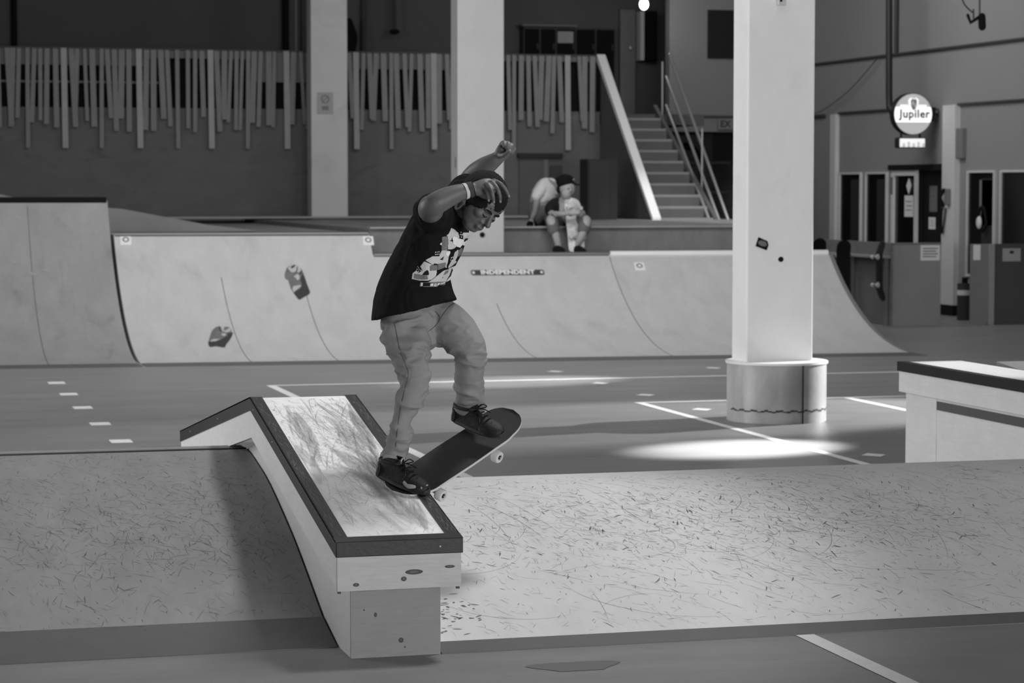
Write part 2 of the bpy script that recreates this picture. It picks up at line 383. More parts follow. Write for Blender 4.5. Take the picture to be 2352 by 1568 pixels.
# hanging clamp with cable, top right
hc = thing('ceiling_bracket', 'black metal bracket hanging from a cable at top right', 'bracket', (12.3, 25, 3.7))
B = lambda px, py: aty(px, py, 25)
MB().tube([B(2223, 35), B(2229, 52), B(2248, 40)], .02, 6).tube([B(2255, 38), B(2256, 62)], .045, 8).build('clamp', M_black, hc)
MB().tube([B(2200, -30), B(2215, 10), B(2236, 30)], .008, 6, 3).build('cable', M_black, hc)
MB().tube([B(2236, 22), B(2236, 42)], .01, 6).tube([B(2250, -30), B(2250, 38)], .01, 6).build('hanger', M_trim, hc)

# --- lit round beer sign
sg = thing('bar_sign', 'round lit white sign reading Jupiler on a wall arm', 'sign', (14.55, 31.6, 2.81))
SY = 31.6; SX, SZ = aty(2097, 262, SY).x, aty(2097, 262, SY).z; R_ = .285
MB().cyl((SX, SY, SZ), (SX, SY+.14, SZ), R_+.012, 40).build('housing', M_pipe, sg, smooth=True)
def discpart(z0, z1, name, m, y):
    pts = []; n = 24
    a0, a1 = math.asin(max(-1, z0/R_)), math.asin(min(1, z1/R_))
    pts = [(SX+R_*cos(a0+(a1-a0)*i/n), SZ+R_*sin(a0+(a1-a0)*i/n)) for i in range(n+1)]
    pts += [(SX-R_*cos(a1-(a1-a0)*i/n), SZ+R_*sin(a1-(a1-a0)*i/n)) for i in range(n+1)]
    if z1 >= R_: del pts[n]
    MB().prism(pts, y, y+.01, 'y').build(name, m, sg)
M_lit = mat('sign_lit', 240, emit=.85); M_lit2 = mat('sign_lit_grey', 150, emit=.30); M_lit3 = mat('sign_lit_soft', 225, emit=.75)
discpart(-.115, .10, 'face_band', M_lit, SY-.012)
discpart(.10, R_, 'face_top', M_lit2, SY-.010)
discpart(-R_, -.115, 'face_bottom', M_lit2, SY-.010)
MB().prism([(SX-.2, SZ+.1), (SX-.085, SZ+.1), (SX-.085, SZ+.13), (SX-.2, SZ+.13)], SY-.016, SY-.01, 'y').build('banner_end', M_lit3, sg)
MB().prism([(SX+.085, SZ+.1), (SX+.2, SZ+.1), (SX+.2, SZ+.13), (SX+.085, SZ+.13)], SY-.016, SY-.01, 'y').build('banner_end', M_lit3, sg)
sh = [(-.075, .2), (-.04, .23), (0, .215), (.04, .23), (.075, .2), (.07, .12), (.045, .07), (0, .04), (-.045, .07), (-.07, .12)]
MB().prism([(SX+a, SZ+b) for a, b in sh], SY-.022, SY-.012, 'y').build('crest', M_lit3, sg)
MB().prism([(SX+a*.62, SZ+.015+b*.88) for a, b in sh], SY-.026, SY-.022, 'y').build('crest_field', mat('crest_grey', 90, emit=.1), sg)
MB().ell((SX-.012, SY-.027, SZ+.15), ((.018, 0, 0), (0, .003, 0), (0, 0, .03))).ell((SX+.022, SY-.027, SZ+.12), ((.012, 0, 0), (0, .003, 0), (0, 0, .03))).build('crest_figure', M_paper, sg)
text('Jupiler', .165, frameM((SX+.02, SY-.0135, SZ+.0), (1, 0, 0), (0, 0, 1)), 'lettering', mat('sign_ink', 10), sg, bold=.0045, spacing=1.08)
MB().box(SX+R_, 14.98, SY+.04, SY+.08, SZ-.02, SZ+.02).box(SX+R_, 14.98, SY+.04, SY+.08, SZ+.06, SZ+.08).box(14.88, 14.92, SY, SY+.1, SZ-.1, SZ+.1).build('wall_arm', M_pipe, sg)
MB().box(SX-.16, SX-.14, SY+.05, SY+.08, SZ-.36, SZ-.26).build('hanger', M_pipe, sg)
MB().box(SX+.13, SX+.15, SY+.05, SY+.08, SZ-.36, SZ-.26).build('hanger', M_pipe, sg)
MB().box(SX-.23, SX+.2, SY, SY+.12, SZ-.48, SZ-.33).build('lower_housing', M_pipe, sg, bevel=.02)
MB().box(SX-.2, SX+.185, SY-.01, SY, SZ-.465, SZ-.345).build('lower_face', mat('sign_lit_low', 220, emit=.6), sg, bevel=.01)
k = MB()
for i in range(5): k.box(SX-.16+i*.075, SX-.12+i*.075, SY-.012, SY-.010, SZ-.465, SZ-.35+.02*(i % 2)-.06)
k.build('lower_pattern', mat('sign_low_grey', 150, emit=.4), sg)

# --- booth panels, rack and boards by the bar
bp = thing('bar_counter', 'waist-high grey counter panel with a white notice, left of the doorway', 'counter', (13.07, 28.9, 0))
MB().box(13.07, 13.74, 28.9, 28.94, 0, 1.065).build('front_panel', mat('counter_grey', 135, .6, var=.06), bp)
MB().box(13.05, 13.09, 28.94, 31.6, 0, 1.065).build('side_panel', mat('counter_wood', 110, .6, grain=.12, var=.08), bp)
MB().box(13.05, 13.74, 28.88, 29.0, 1.065, 1.08).box(13.05, 13.12, 29.0, 31.6, 1.065, 1.08).build('top_rail', M_grey, bp)
o = MB().box(13.45, 13.72, 28.893, 28.899, .85, 1.05).build('notice', M_paper); tag(o, 'white notice with print on the grey counter panel', 'notice')
k = MB(); [k.box(13.48, 13.69-.02*(i % 2), 28.891, 28.893, 1.0-.035*i, 1.012-.035*i) for i in range(4)]; k.build('printed_lines', M_ink, o)
gp = thing('counter_gate', 'half-open grey counter gate right of the doorway', 'gate', (14.17, 28.9, 0))
MB().box(14.17, 14.42, 28.9, 28.93, 0.02, 1.06).build('panel', mat('gate_grey', 118, .6, var=.05), gp)
MB().box(14.42, 14.5, 28.88, 28.95, 0, 1.06).build('post', mat('gate_post', 140, .6), gp)
MB().box(14.2, 14.3, 28.893, 28.9, .85, 1.05).build('sticker', M_paper, gp)
o = MB().box(14.5, 15.0, 28.9, 28.94, 0, 1.06).build('bar_counter', mat('counter_dark', 70, .6, var=.06)); tag(o, 'dark counter panel at the right edge with a pale poster', 'counter')
o = MB().box(14.62, 14.88, 28.893, 28.899, .83, 1.0).build('poster', mat('poster_grey', 150)); tag(o, 'pale poster with a dark emblem on the dark counter panel', 'poster')
MB().ell((14.75, 28.892, .95), ((.035, 0, 0), (0, .002, 0), (0, 0, .022))).build('emblem', M_ink, o)
o = thing('fire_extinguisher', 'small dark extinguisher with pale label on the floor behind the gate', 'extinguisher', (14.62, 30.0, 0))
MB().cyl((14.62, 30.0, 0), (14.62, 30.0, .5), .1, 16).build('cylinder', M_trim, o, smooth=True); MB().cyl((14.62, 30.0, .5), (14.62, 30.0, .58), .04, 12).build('valve', M_black, o)
MB().cyl((14.62, 30.0, .34), (14.62, 30.0, .41), .103, 16).build('paper_label', M_paper, o, smooth=True)
o = thing('headphones', 'dark headphones on a pale hook in the window right of the pilaster', 'headphones', (14.93, 30.1, 1.5))
MB().tube([Vector((14.93, 30.25, 1.35)), Vector((14.93, 30.2, 1.5)), Vector((14.93, 30.08, 1.52)), Vector((14.93, 30.0, 1.3)), Vector((14.93, 30.1, 1.2))], .02, 8, 4).build('band', M_black, o, smooth=True)
MB().ell((14.93, 30.22, 1.32), ((.03, 0, 0), (0, .07, 0), (0, 0, .09))).build('ear_cup', M_white, o, smooth=True)
MB().box(14.97, 14.983, 29.9, 30.3, 1.28, 1.9).build('window_blind', M_grey, None); tag(bpy.data.objects['window_blind'], 'grey blind panel in the window behind the headphones', 'blind')

def skateboard(root, M, L=.79, W=.205, graphic=None, deckm=None, gripm=None, kick=.3):
    """M maps board space (x length, y width, z up out of the grip) to world"""
    def hw(x):
        a = abs(x)/(L/2); s0 = .72
        return W/2*(1 if a < s0 else sqrt(max(0, 1-((a-s0)/(1-s0))**2.3)))*(1-.03*(1 if a > .4 else a/.4))
    def zz(x, v):
        a = max(0, abs(x)-.215); k = kick*a*(min(1, a/.05) if a < .05 else 1)
        return k + .009*v*v
    NX, NY = 56, 10
    xs = [L/2*sin(pi/2*(2*i/NX-1)) if False else L/2*(2*i/NX-1) for i in range(NX+1)]
    xs = [L/2*math.copysign(abs(t)**.85, t) for t in [2*i/NX-1 for i in range(NX+1)]]
    def sheet(z0, inset=0):
        return [[M @ Vector((x, (hw(x)-inset if hw(x) > inset else 0)*v, zz(x, v)+z0)) for v in [2*j/NY-1 for j in range(NY+1)]] for x in xs]
    def rings(z0, z1, inset=0):
        a, b = sheet(z1, inset), sheet(z0, inset); return [ra+rb[::-1] for ra, rb in zip(a, b)]
    MB().loft(rings(-.011, 0)).build('deck', deckm or M_ply, root, smooth=True)
    MB().loft(rings(0.0003, .0016, .0012)).build('grip_tape', gripm or M_grip, root, smooth=True)
    if graphic: MB().loft([[r[j] for j in range(len(r))] for r in rings(-.0125, -.0112, .006)][8:-8]).build('graphic', graphic, root, smooth=True)
    for sx in (-1, 1):
        x = sx*.18
        t = MB().box(x-.04, x+.04, -.027, .027, -.020, -.011, M)
        t.add([M @ Vector(p) for p in ((x-.022, -.02, -.02), (x+.022, -.02, -.02), (x+.022, .02, -.02), (x-.022, .02, -.02), (x-.012, -.012, -.052), (x+.012, -.012, -.052), (x+.012, .012, -.052), (x-.012, .012, -.052))],
              [(0, 3, 2, 1), (4, 5, 6, 7), (0, 1, 5, 4), (1, 2, 6, 5), (2, 3, 7, 6), (3, 0, 4, 7)])
        t.tube([M @ Vector((x, -.058, -.055)), M @ Vector((x, 0, -.048)), M @ Vector((x, .058, -.055))], [.008, .013, .008], 10, 3)
        t.cyl(M @ Vector((x, -.1, -.056)), M @ Vector((x, .1, -.056)), .004, 8)
        t.build('truck', M_rail, root, smooth=False)
        for sy in (-1, 1):
            p = [(.060, .020), (.064, .0255), (.070, .0265), (.088, .0265), (.094, .0235), (.0955, .013), (.090, .011), (.090, .0005)]
            k = MB(); rr = []
            for (yy, r) in [(.060, .0005)]+p: rr.append([M @ Vector((x+r*cos(2*pi*q/28), sy*yy, -.056+r*sin(2*pi*q/28))) for q in range(28)])
            k.loft(rr); wv = k.build('wheel', M_wheel, root, smooth=True)
            MB().cyl(M @ Vector((x, sy*.0885, -.056)), M @ Vector((x, sy*.0945, -.056)), .0095, 14, .0085).build('bearing', M_black, wv)
def leaning_board(label, px, py, X, mm, side=False):
    t = thing('skateboard', label, 'skateboard', tuple(atx(px, py, X)), 'skateboards in the rack by the counter')
    p = atx(px, py, X)
    M = frameM(p, (0, .03, 1), (0, -1, 0) if side else (-1, .15, 0)); skateboard(t, M, .78, .2, None, mm, M_black)
leaning_board('skateboard in the rack seen from its dark grip side, left of the pair', 1937, 618, 12.80, M_pipe)
leaning_board('skateboard in the rack seen edge-on with wheels showing', 2019, 622, 12.80, M_pipe, True)
leaning_board('dark skateboard tip showing right beside the near column', 1881, 612, 12.80, M_pipe)
rk = thing('board_rack', 'pale wooden rail of the skateboard rack on the plank side wall', 'rack', (12.9, 29, .9))
MB().box(12.94, 13.05, 28.95, 31.4, .88, .91).build('rail', M_slatl, rk)
for y in (29.0, 30.1, 31.2): MB().box(12.99, 13.045, y, y+.03, 0, .88).build('leg', M_grey, rk)

# --- stairs
st = thing('staircase', 'wooden staircase with open steps beside the slatted fence', 'stairs', (11.9, 33.6, 1.3))
for i in range(10):
    y = 33.62+i*.27; z = 1.33+.17*(i+1)
    if i: MB().box(11.5, 12.32, y-.27+.24, y-.27+.26, z-.34, z-.185).build('riser', M_tread, st)
    MB().box(11.48, 12.34, y-.01, y+.27, z-.185, z-.15).build('tread', mat('tread_edge', 135, .5, var=.05), st)
MB().prism([(33.5, 1.33), (36.25, 1.33), (36.25, 3.8), (33.5, 1.36)], 11.40, 11.44).build('side_wall', M_wallL, st)
ca, cb_, cc, cd_ = aty(1499, 516, 33.42), aty(1518, 516, 33.42), aty(1371, 126, 36.24), aty(1390, 126, 36.24)
MB().add([(ca.x, 33.42, 1.28), (cb_.x, 33.42, 1.28), (cb_.x, 33.42, 1.36), (ca.x, 33.42, 1.36), (cc.x, 36.24, 3.76), (cd_.x, 36.24, 3.76), (cd_.x, 36.24, 3.87), (cc.x, 36.24, 3.87)], [(0, 1, 2, 3), (7, 6, 5, 4), (0, 4, 5, 1), (1, 5, 6, 2), (2, 6, 7, 3), (3, 7, 4, 0)]).build('stringer_cap', M_string, st)
MB().prism([(33.5, 1.3), (33.6, 1.3), (36.4, 2.95), (36.4, 3.1)], 12.32, 12.38).build('stringer', M_tread, st)
hr = thing('handrail', 'metal handrail of parallel sloping bars right of the stairs', 'handrail', (12.4, 33.5, 1.3))
for a, b in (((1538, 125), (1676, 515)), ((1530, 176), (1655, 515)), ((1530, 242), (1633, 515))):
    MB().tube([aty(*a, 36.3), aty(*b, 33.55)], .024, 8).build('rail_bar', M_rail, hr, smooth=True)
for y in (34.4, 36.25):
    z = 1.3+(y-33.5)*.59; MB().cyl((12.42, y, max(1.34, z-.1)), (12.42, y, z+.85), .015, 8).build('post', M_rail, hr, smooth=True)
struct('landing', MB().box(11.4, 13.14, 36.3, 41, 2.78, 2.95), M_wallB)
struct('wall_landing', MB().box(14.17, 14.3, 38.2, 41, 2.72, 7), M_wallB)
struct('landing_2', MB().box(13.14, 14.17, 38.2, 41, 2.72, 2.9), M_wallB)
# dark storage below the upper floor, right of the stairs
o = thing('storage_rack', 'dark cluttered shelving in the shadow under the upper wall', 'rack', (13.6, 39, 1.3))
MB().box(13.2, 14.6, 39, 39.05, 2.2, 2.24).box(13.2, 14.6, 39, 39.5, 1.7, 1.74).box(14.05, 14.1, 38.9, 39, .0, 2.6).build('shelf', M_trim, o)
MB().tube([Vector((13.6, 39, 2.4)), Vector((13.8, 39, 2.5)), Vector((14.0, 39, 2.35)), Vector((14.1, 39, 1.9))], .06, 8, 3).build('hose', M_black, o, smooth=True)
o = thing('exit_sign', 'small dark-lettered sign on the wall right of the stairs', 'sign', (14.1, 37.9, 2.85))
MB().box(13.98, 14.3, 37.93, 37.97, 2.76, 2.93).build('panel', mat('sign_plate', 120, .5), o)
text('EX', .15, frameM((14.1, 37.925, 2.845), (1, 0, 0), (0, 0, 1)), 'lettering', M_ink, o, bold=.004)

# --- slatted fence on the upper floor edge
fe = thing('slat_fence', 'long fence of uneven slanting wooden slats along the upper floor', 'fence', (5, 36.3, 2.94))
for pa, pb, zb in ((-460, 330, 3.60), (330, 585, 3.72), (585, 745, 3.38), (745, 1100, 3.60), (1100, 1371, 3.75)):
    MB().box(aty(pa, 200, 36.3).x, aty(pb, 200, 36.3).x, 36.27, 36.3, zb, 3.84).build('top_board', mat('fence_board', 96, .7, var=.06), fe)
MB().box(-1, 11.3, 36.36, 36.38, 2.98, 3.80).build('backing_panel', M_black, fe)  # black sheet added in place of the unlit interior behind the slats
MB().box(-1, 11.36, 36.245, 36.33, 3.835, 3.86).build('cap_rail', M_trim, fe)
MB().box(-1, 4.6, 36.31, 36.33, 3.34, 3.37).build('mid_wire', M_grey, fe)
x = 1.95; i = 0
longs = [aty(px, 300, 36.25).x for px in (148, 320, 484, 658, 817, 995, 1303)]
mids = [aty(px, 300, 36.25).x for px in (65, 235, 408, 571, 898, 1180)]
def slat(x, wdt, z0, z1, lean, m):
    ya = 36.235-.004*(int(x*53) % 7); yb = ya+.03
    MB().add([(x-wdt/2, ya, z1), (x+wdt/2, ya, z1), (x+wdt/2+lean, ya, z0), (x-wdt/2+lean, ya, z0), (x-wdt/2, yb, z1), (x+wdt/2, yb, z1), (x+wdt/2+lean, yb, z0), (x-wdt/2+lean, yb, z0)],
      [(0, 1, 2, 3), (7, 6, 5, 4), (0, 4, 5, 1), (1, 5, 6, 2), (2, 6, 7, 3), (3, 7, 4, 0)]).build('slat', m, fe)
for lx in longs: slat(lx, .085, 2.38, 3.845, .012, M_slatl)
for lx in mids: slat(lx, .06, 2.38, 3.84, random.uniform(-.02, .02), M_slat)
while x < 11.33:
    if min(abs(x-l) for l in longs+mids) > .075:
        slat(x, random.uniform(.05, .088), random.uniform(2.62, 2.86), 3.835, random.uniform(-.055, .055), M_slat)
    x += .102+random.uniform(-.02, .028)
# --- things on the upper floor
lk = thing('locker_bank', 'row of black lockers on the upper floor behind the fence', 'lockers', (12.3, 40.8, 2.94))
XL = [aty(p, 60, 40.7).x for p in (1203, 1240, 1277, 1322, 1368, 1412)]
MB().box(XL[0], XL[-1], 40.7, 41, 2.94, 4.58).build('body', M_trim, lk)
for a, b in zip(XL, XL[1:]):
    d = MB().box(a+.015, b-.015, 40.68, 40.7, 3.0, 4.55).build('door', M_black, lk); MB().box(b-.06, b-.04, 40.665, 40.68, 4.2, 4.3).build('handle', M_trim, d)
MB().box(XL[0]-.05, XL[3], 40.6, 41, 4.59, 4.62).build('top_board', M_grey, lk)
a = aty(1281, 72, 40.66); b = aty(1317, 99, 40.66)
o = MB().box(a.x, b.x, 40.66, 40.665, b.z, a.z).build('poster', M_slatl); tag(o, 'pale sheet of paper taped to the middle black locker', 'poster')
a = aty(1423, 22, 40.9); b = aty(1457, 300, 40.9)
tag(MB().box(a.x, b.x, 40.85, 40.9, 2.94, a.z).build('door_panel', M_grey, bevel=.01), 'grey upright door leaf on the upper floor right of the lockers', 'door')
a = aty(1488, 25, 40.6); b = aty(1509, 138, 40.6)
o = thing('fuse_cabinet', 'tall dark fuse cabinet on the wall under the small bright lamp', 'cabinet', (a.x, 40.6, b.z))
MB().box(a.x, b.x, 40.6, 41, b.z, a.z).build('body', M_black, o); MB().box(a.x-.1, a.x-.03, 40.7, 41, b.z, a.z).build('side_strip', M_white, o)
MB().ell((a.x-.25, 40.8, aty(1466, 110, 40.8).z), ((.04, 0, 0), (0, .03, 0), (0, 0, .05))).build('lock', M_rail, o)
p = aty(1479, 10, 37.4)
lp = thing('wall_lamp', 'small glowing wall lamp at the top above the stairs', 'lamp', tuple(p))
MB().ell(p, ((.075, 0, 0), (0, .06, 0), (0, 0, .09))).build('glowing_bulb', mat('lamp_glow', 240, emit=6), lp, smooth=True)
MB().box(p.x-.09, p.x+.09, 37.42, 37.55, p.z+.07, 7).build('bracket', M_trim, lp)
l = bpy.data.lights.new('wall_lamp_light', 'POINT'); l.energy = 16; l.shadow_soft_size = .08; o = bpy.data.objects.new('wall_lamp_light', l); COL.objects.link(o); o.location = (p.x+.05, 37.2, p.z-.12)
p = aty(906, 73, 40.6)
o = thing('wall_speaker', 'small dark round fitting hanging on the upper back wall between the columns', 'fitting', tuple(p))
MB().ell(p, ((.09, 0, 0), (0, .06, 0), (0, 0, .05))).build('body', M_black, o, smooth=True); MB().cyl(p, p+Vector((.03, .3, 2.4)), .03, 8).build('stem', M_trim, o)
p = aty(800, 85, 40.4)
o = thing('wall_hydrant', 'black bulky fitting half hidden behind the left column', 'fitting', tuple(p))
MB().tube([p+Vector((0, 0, .25)), p, p-Vector((0, 0, .25))], [.08, .16, .12], 12, 4).build('body', M_black, o, smooth=True)
# --- dark cabinet and hatch against the lower back wall
cb = thing('storage_cabinet', 'dark tall cabinet standing on the deck left of the stairs', 'cabinet', (10.7, 34, 1.3))
a = aty(1350, 365, 34.0); b = aty(1418, 365, 34.0)
MB().box(a.x, b.x, 34.0, 34.4, 1.3, a.z).build('body', mat('cabinet_dark', 42, .6, var=.06), cb)
MB().box(a.x+.02, b.x-.13, 33.985, 34.0, 1.33, a.z-.03).build('door', mat('cabinet_door', 46, .55, var=.06), cb)
ht = thing('wall_hatch', 'framed plywood hatch in the back wall behind the seated pair', 'hatch', (10.4, 36.3, 1.3))
a = aty(1192, 362, 36.28); b = aty(1290, 362, 36.28)
MB().box(a.x, b.x, 36.27, 36.3, 1.34, a.z).build('panel', mat('hatch_ply', 84, .7, var=.08), ht)
MB().box(a.x-.03, b.x, 36.2, 36.3, a.z, a.z+.07).build('lintel', M_pipe, ht)
c_ = aty(1254, 380, 36.26).x; MB().box(c_-.035, c_+.035, 36.255, 36.27, 1.34, a.z-.02).build('frame_strip', mat('hatch_strip', 105, .7), ht)
a = aty(1262, 380, 36.26); MB().box(a.x, a.x+.2, 36.255, 36.27, a.z-.22, a.z).build('patch', M_trim, ht)

# ================================================================== COLUMNS
def column(y, z0, m, label, loc_z=0, dx=0):
    t = thing('column', label, 'column', (6.925+dx, y+.16, loc_z), 'white columns in a row')
    MB().box(6.65+dx, 7.2+dx, y, y+.32, z0, 7).build('shaft', m, t, bevel=.012)
    return t
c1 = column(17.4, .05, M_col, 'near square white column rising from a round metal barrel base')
bb = MB(); cx, cy, r = 6.94, 17.5, .385
bb.cyl((cx, cy, 0), (cx, cy, .455), r, 64); bo = bb.build('barrel_base', M_barrel, c1, smooth=True)
MB().cyl((cx, cy, .445), (cx, cy, .462), r+.012, 64).build('rim', M_rim, c1, smooth=True)
MB().box(cx+.06, cx+.068, cy-r-.006, cy-r+.05, 0, .45).build('seam', M_trim, bo)
k = MB()
for i in range(40):
    a0, a1 = -pi*.98+i*pi*.95/40, -pi*.98+(i+1)*pi*.95/40
    h = .095+.006*sin(i*1.7); w_ = .004+.004*abs(sin(i*.9+.4))
    k.add([(cx+(r+.0015)*cos(a), cy+(r+.0015)*sin(a), z) for a, z in ((a0, h-w_), (a1, h-w_), (a1, h+w_), (a0, h+w_))], [(0, 1, 2, 3)])
k.build('scuff_ring', mat('scuff', 70, .6), bo)
k = MB().prism([(6.775+a, 1.37+b) for a, b in ((-.055, -.02), (.035, -.052), (.05, -.012), (.04, .018), (-.032, .048))], 17.392, 17.399, 'y').build('sticker', M_black, c1)
k['label'] = 'small tilted dark sticker'
MB().ell((6.775, 17.3915, 1.37), ((.036, 0, -.012), (0, .001, 0), (.007, 0, .02))).build('sticker_emblem', M_grey, k)
MB().cyl((6.928, 17.39, 1.247), (6.928, 17.401, 1.247), .02, 20).build('bolt_hole', M_black, c1, smooth=True)
o = thing('wall_socket', 'small white socket box near the top of the near column', 'socket', (6.91, 17.39, 3.2))
MB().box(6.88, 6.945, 17.36, 17.4, 3.185, 3.27).build('body', M_white, o, bevel=.005)
MB().cyl((6.9, 17.355, 3.22), (6.9, 17.362, 3.22), .01, 10).cyl((6.925, 17.355, 3.235), (6.925, 17.362, 3.235), .008, 10).build('hole', M_black, o)
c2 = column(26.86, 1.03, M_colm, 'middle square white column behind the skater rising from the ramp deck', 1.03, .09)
p = aty(1108, 539, 26.85); MB().cyl((p.x, 26.85, p.z), (p.x, 26.86, p.z), .03, 16).build('bolt_hole', M_black, c2)
p = aty(1051, 372, 26.85); MB().box(6.735, 6.74, 26.93, 26.97, p.z-.06, p.z+.06).build('handle_plate', M_grey, c2)
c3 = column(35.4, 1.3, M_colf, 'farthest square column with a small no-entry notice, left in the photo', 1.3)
p = aty(747, 237, 35.39)
o = MB().box(p.x-.12, p.x+.12, 35.392, 35.399, p.z-.16, p.z+.16).build('notice', M_slatl); tag(o, 'faded notice with a round symbol on the farthest column', 'notice')
k = MB()
for i in range(20):
    a0, a1 = 2*pi*i/20, 2*pi*(i+1)/20
    k.add([(p.x+q*cos(a), 35.391, p.z+.06+q*sin(a)) for q, a in ((.045, a0), (.065, a0), (.065, a1), (.045, a1))], [(0, 1, 2, 3)])
k.add([(p.x-.04, 35.391, p.z+.03), (p.x-.03, 35.391, p.z+.02), (p.x+.04, 35.391, p.z+.09), (p.x+.03, 35.391, p.z+.1)], [(0, 1, 2, 3)])
k.box(p.x-.05, p.x+.05, 35.39, 35.392, p.z-.1, p.z-.04); k.build('symbol', M_grey, o)

# ================================================================== FAR QUARTER PIPES AND DECKS
RQ = 3.38
def qy0(x): return 24.74-.07*(x-1.5)
def quarter(x0, x1, h, m, label, copm, cop_r=.028, name='quarter_pipe', back=.3):
    t = thing(name, label, 'ramp', ((x0+x1)/2, qy0(x0), 0), 'joined quarter pipe sections at the back')
    th = math.acos(1-h/RQ); n = 24; run = RQ*sin(th)
    pr_ = [(RQ*sin(th*i/n), RQ*(1-cos(th*i/n))) for i in range(n+1)]
    body = pr_+[(run+back, h), (run+back, 0)]
    k = MB().prism(body, x0, x1); k.v = [(x, y+qy0(x), z) for x, y, z in k.v]; k.build('riding_surface', m, t)
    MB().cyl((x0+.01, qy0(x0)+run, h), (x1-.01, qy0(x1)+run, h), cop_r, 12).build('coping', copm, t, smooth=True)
    k = MB().prism([(-.32, 0), (-.32, .004), (.08, .010), (.08, 0)], x0, x1); k.v = [(x, y+qy0(x), z) for x, y, z in k.v]; k.build('threshold_strip', M_kerb, t)
    return t
qa = quarter(-1.5, 2.84, 1.655, M_qL, 'tallest quarter pipe section at the left edge with black coping', M_black, .035)
qb = quarter(2.88, 5.75, 1.27, M_q, 'middle quarter pipe section with two can-shaped graphics', M_steeld, back=.9)
qc = quarter(5.75, 8.5, 1.03, M_q, 'low quarter pipe section with the lettered sticker', M_steeld)
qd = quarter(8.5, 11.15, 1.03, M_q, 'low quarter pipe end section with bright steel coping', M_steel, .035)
th = math.acos(1-1.03/RQ)
pr_ = [(qy0(11.15)+RQ*sin(th*i/16), RQ*(1-cos(th*i/16))) for i in range(17)]
MB().prism(pr_+[(a+.02, b-.07) for a, b in pr_[::-1]][:-2], 11.15, 11.2).build('side_board', M_slat, qd)
def seam(x, h, par, a=0):
    th_ = math.acos(1-h/RQ); P = [(qy0(x)+RQ*sin(a+(th_-a)*i/20), RQ*(1-cos(a+(th_-a)*i/20))) for i in range(21)]
    MB().prism([(y, z+.0015) for y, z in P]+[(y, z-.01) for y, z in P[::-1]], x, x+.008).build('panel_seam', film0, par)
film0 = mat('seam_line', 100, .7)
for x, h, par in ((1.95, 1.6, qa), (4.0, .8, qb), (4.9, .8, qb), (8.49, 1.0, qc), (7.0, .5, qc)): seam(x, h, par)
XQ = Vector((1, -.07, 0)).normalized()
def qhit(px, py):
    """point and up-slope tangent of the curved surface at a photo point"""
    def below(Y):
        P = aty(px, py, Y); d = Y-qy0(P.x); return d > 0 and P.z <= RQ-sqrt(max(0, RQ*RQ-d*d))
    Y = 23.9
    while Y < 28 and not below(Y): Y += .05
    a, b = Y-.05, Y
    for _ in range(22):
        c = (a+b)/2
        if below(c): b = c
        else: a = c
    P = aty(px, py, b); d = b-qy0(P.x)
    if Y < 28: return P, Vector((0, sqrt(RQ*RQ-d*d)/RQ, d/RQ))
    return P, Vector((0, 0, 1))
def qsticker(name, px, py, q, w_, h_, m, parent, rot=0, t=.004):
    P, tn = qhit(px, py)
    M = frameM(P, XQ*cos(rot)+tn*sin(rot), tn*cos(rot)-XQ*sin(rot))
    o = MB().box(-w_/2, w_/2, -h_/2, h_/2, .001, t, M).build(name, m, parent); return o, M
QA = QB = QC = QD = 0
for px, py in ((41, 499), (31, 600), (76, 629), (107, 621)): qsticker('sticker', px, py, QA, .09, .05, M_slatl, qa, -.4)
for px, Q, par, py in ((289, QB, qb, 552), (846, QB, qb, 553), (1469, QD, qd, 612)):
    o, M = qsticker('sticker', px, py, Q, .12, .13, M_clothw, par)
    k = MB()
    for i in range(16):
        a0, a1 = 2*pi*i/16, 2*pi*(i+1)/16
        k.add([M @ Vector((q*cos(a), q*sin(a)+.01, .005)) for q, a in ((.022, a0), (.038, a0), (.038, a1), (.022, a1))], [(0, 1, 2, 3)])
    k.build('sticker_emblem', M_grey, o)
# lettered truck-company sticker
P, tn = qhit(1166, 626)
M = frameM(P, XQ, tn)
hw_, hh = .425, .043
pts = [(-hw_, -hh), (hw_, -hh), (hw_, hh), (-hw_, hh)]
pts = [(x_*1.0+dx, y_) for x_, y_, dx in [(-hw_+.015, -hh, 0), (hw_-.015, -hh, 0), (hw_, -hh+.02, 0), (hw_, hh-.02, 0), (hw_-.015, hh, 0), (-hw_+.015, hh, 0), (-hw_, hh-.02, 0), (-hw_, -hh+.02, 0)]]
b_ = MB(); n = len(pts); b_.add([M @ Vector((a, b, z)) for z in (.001, .005) for a, b in pts], [tuple(range(n))[::-1], tuple(range(n, 2*n))]+[(i, (i+1) % n, n+(i+1) % n, n+i) for i in range(n)])
isk = b_.build('sticker', mat('sticker_dark', 62), qc); isk['label'] = 'long dark sticker reading INDEPENDENT'
M2 = M.copy(); M2.translation = M @ Vector((0, .0, .0055))
text('INDEPENDENT', .092, M2, 'lettering', M_clothw, isk, bold=.004, spacing=1.02)
for sx in (-1, 1): MB().ell(M @ Vector((sx*.395, 0, .005)), (M.to_3x3() @ Vector((.016, 0, 0)), M.to_3x3() @ Vector((0, .022, 0)), M.to_3x3() @ Vector((0, 0, .002)))).build('emblem', M_paper, isk)
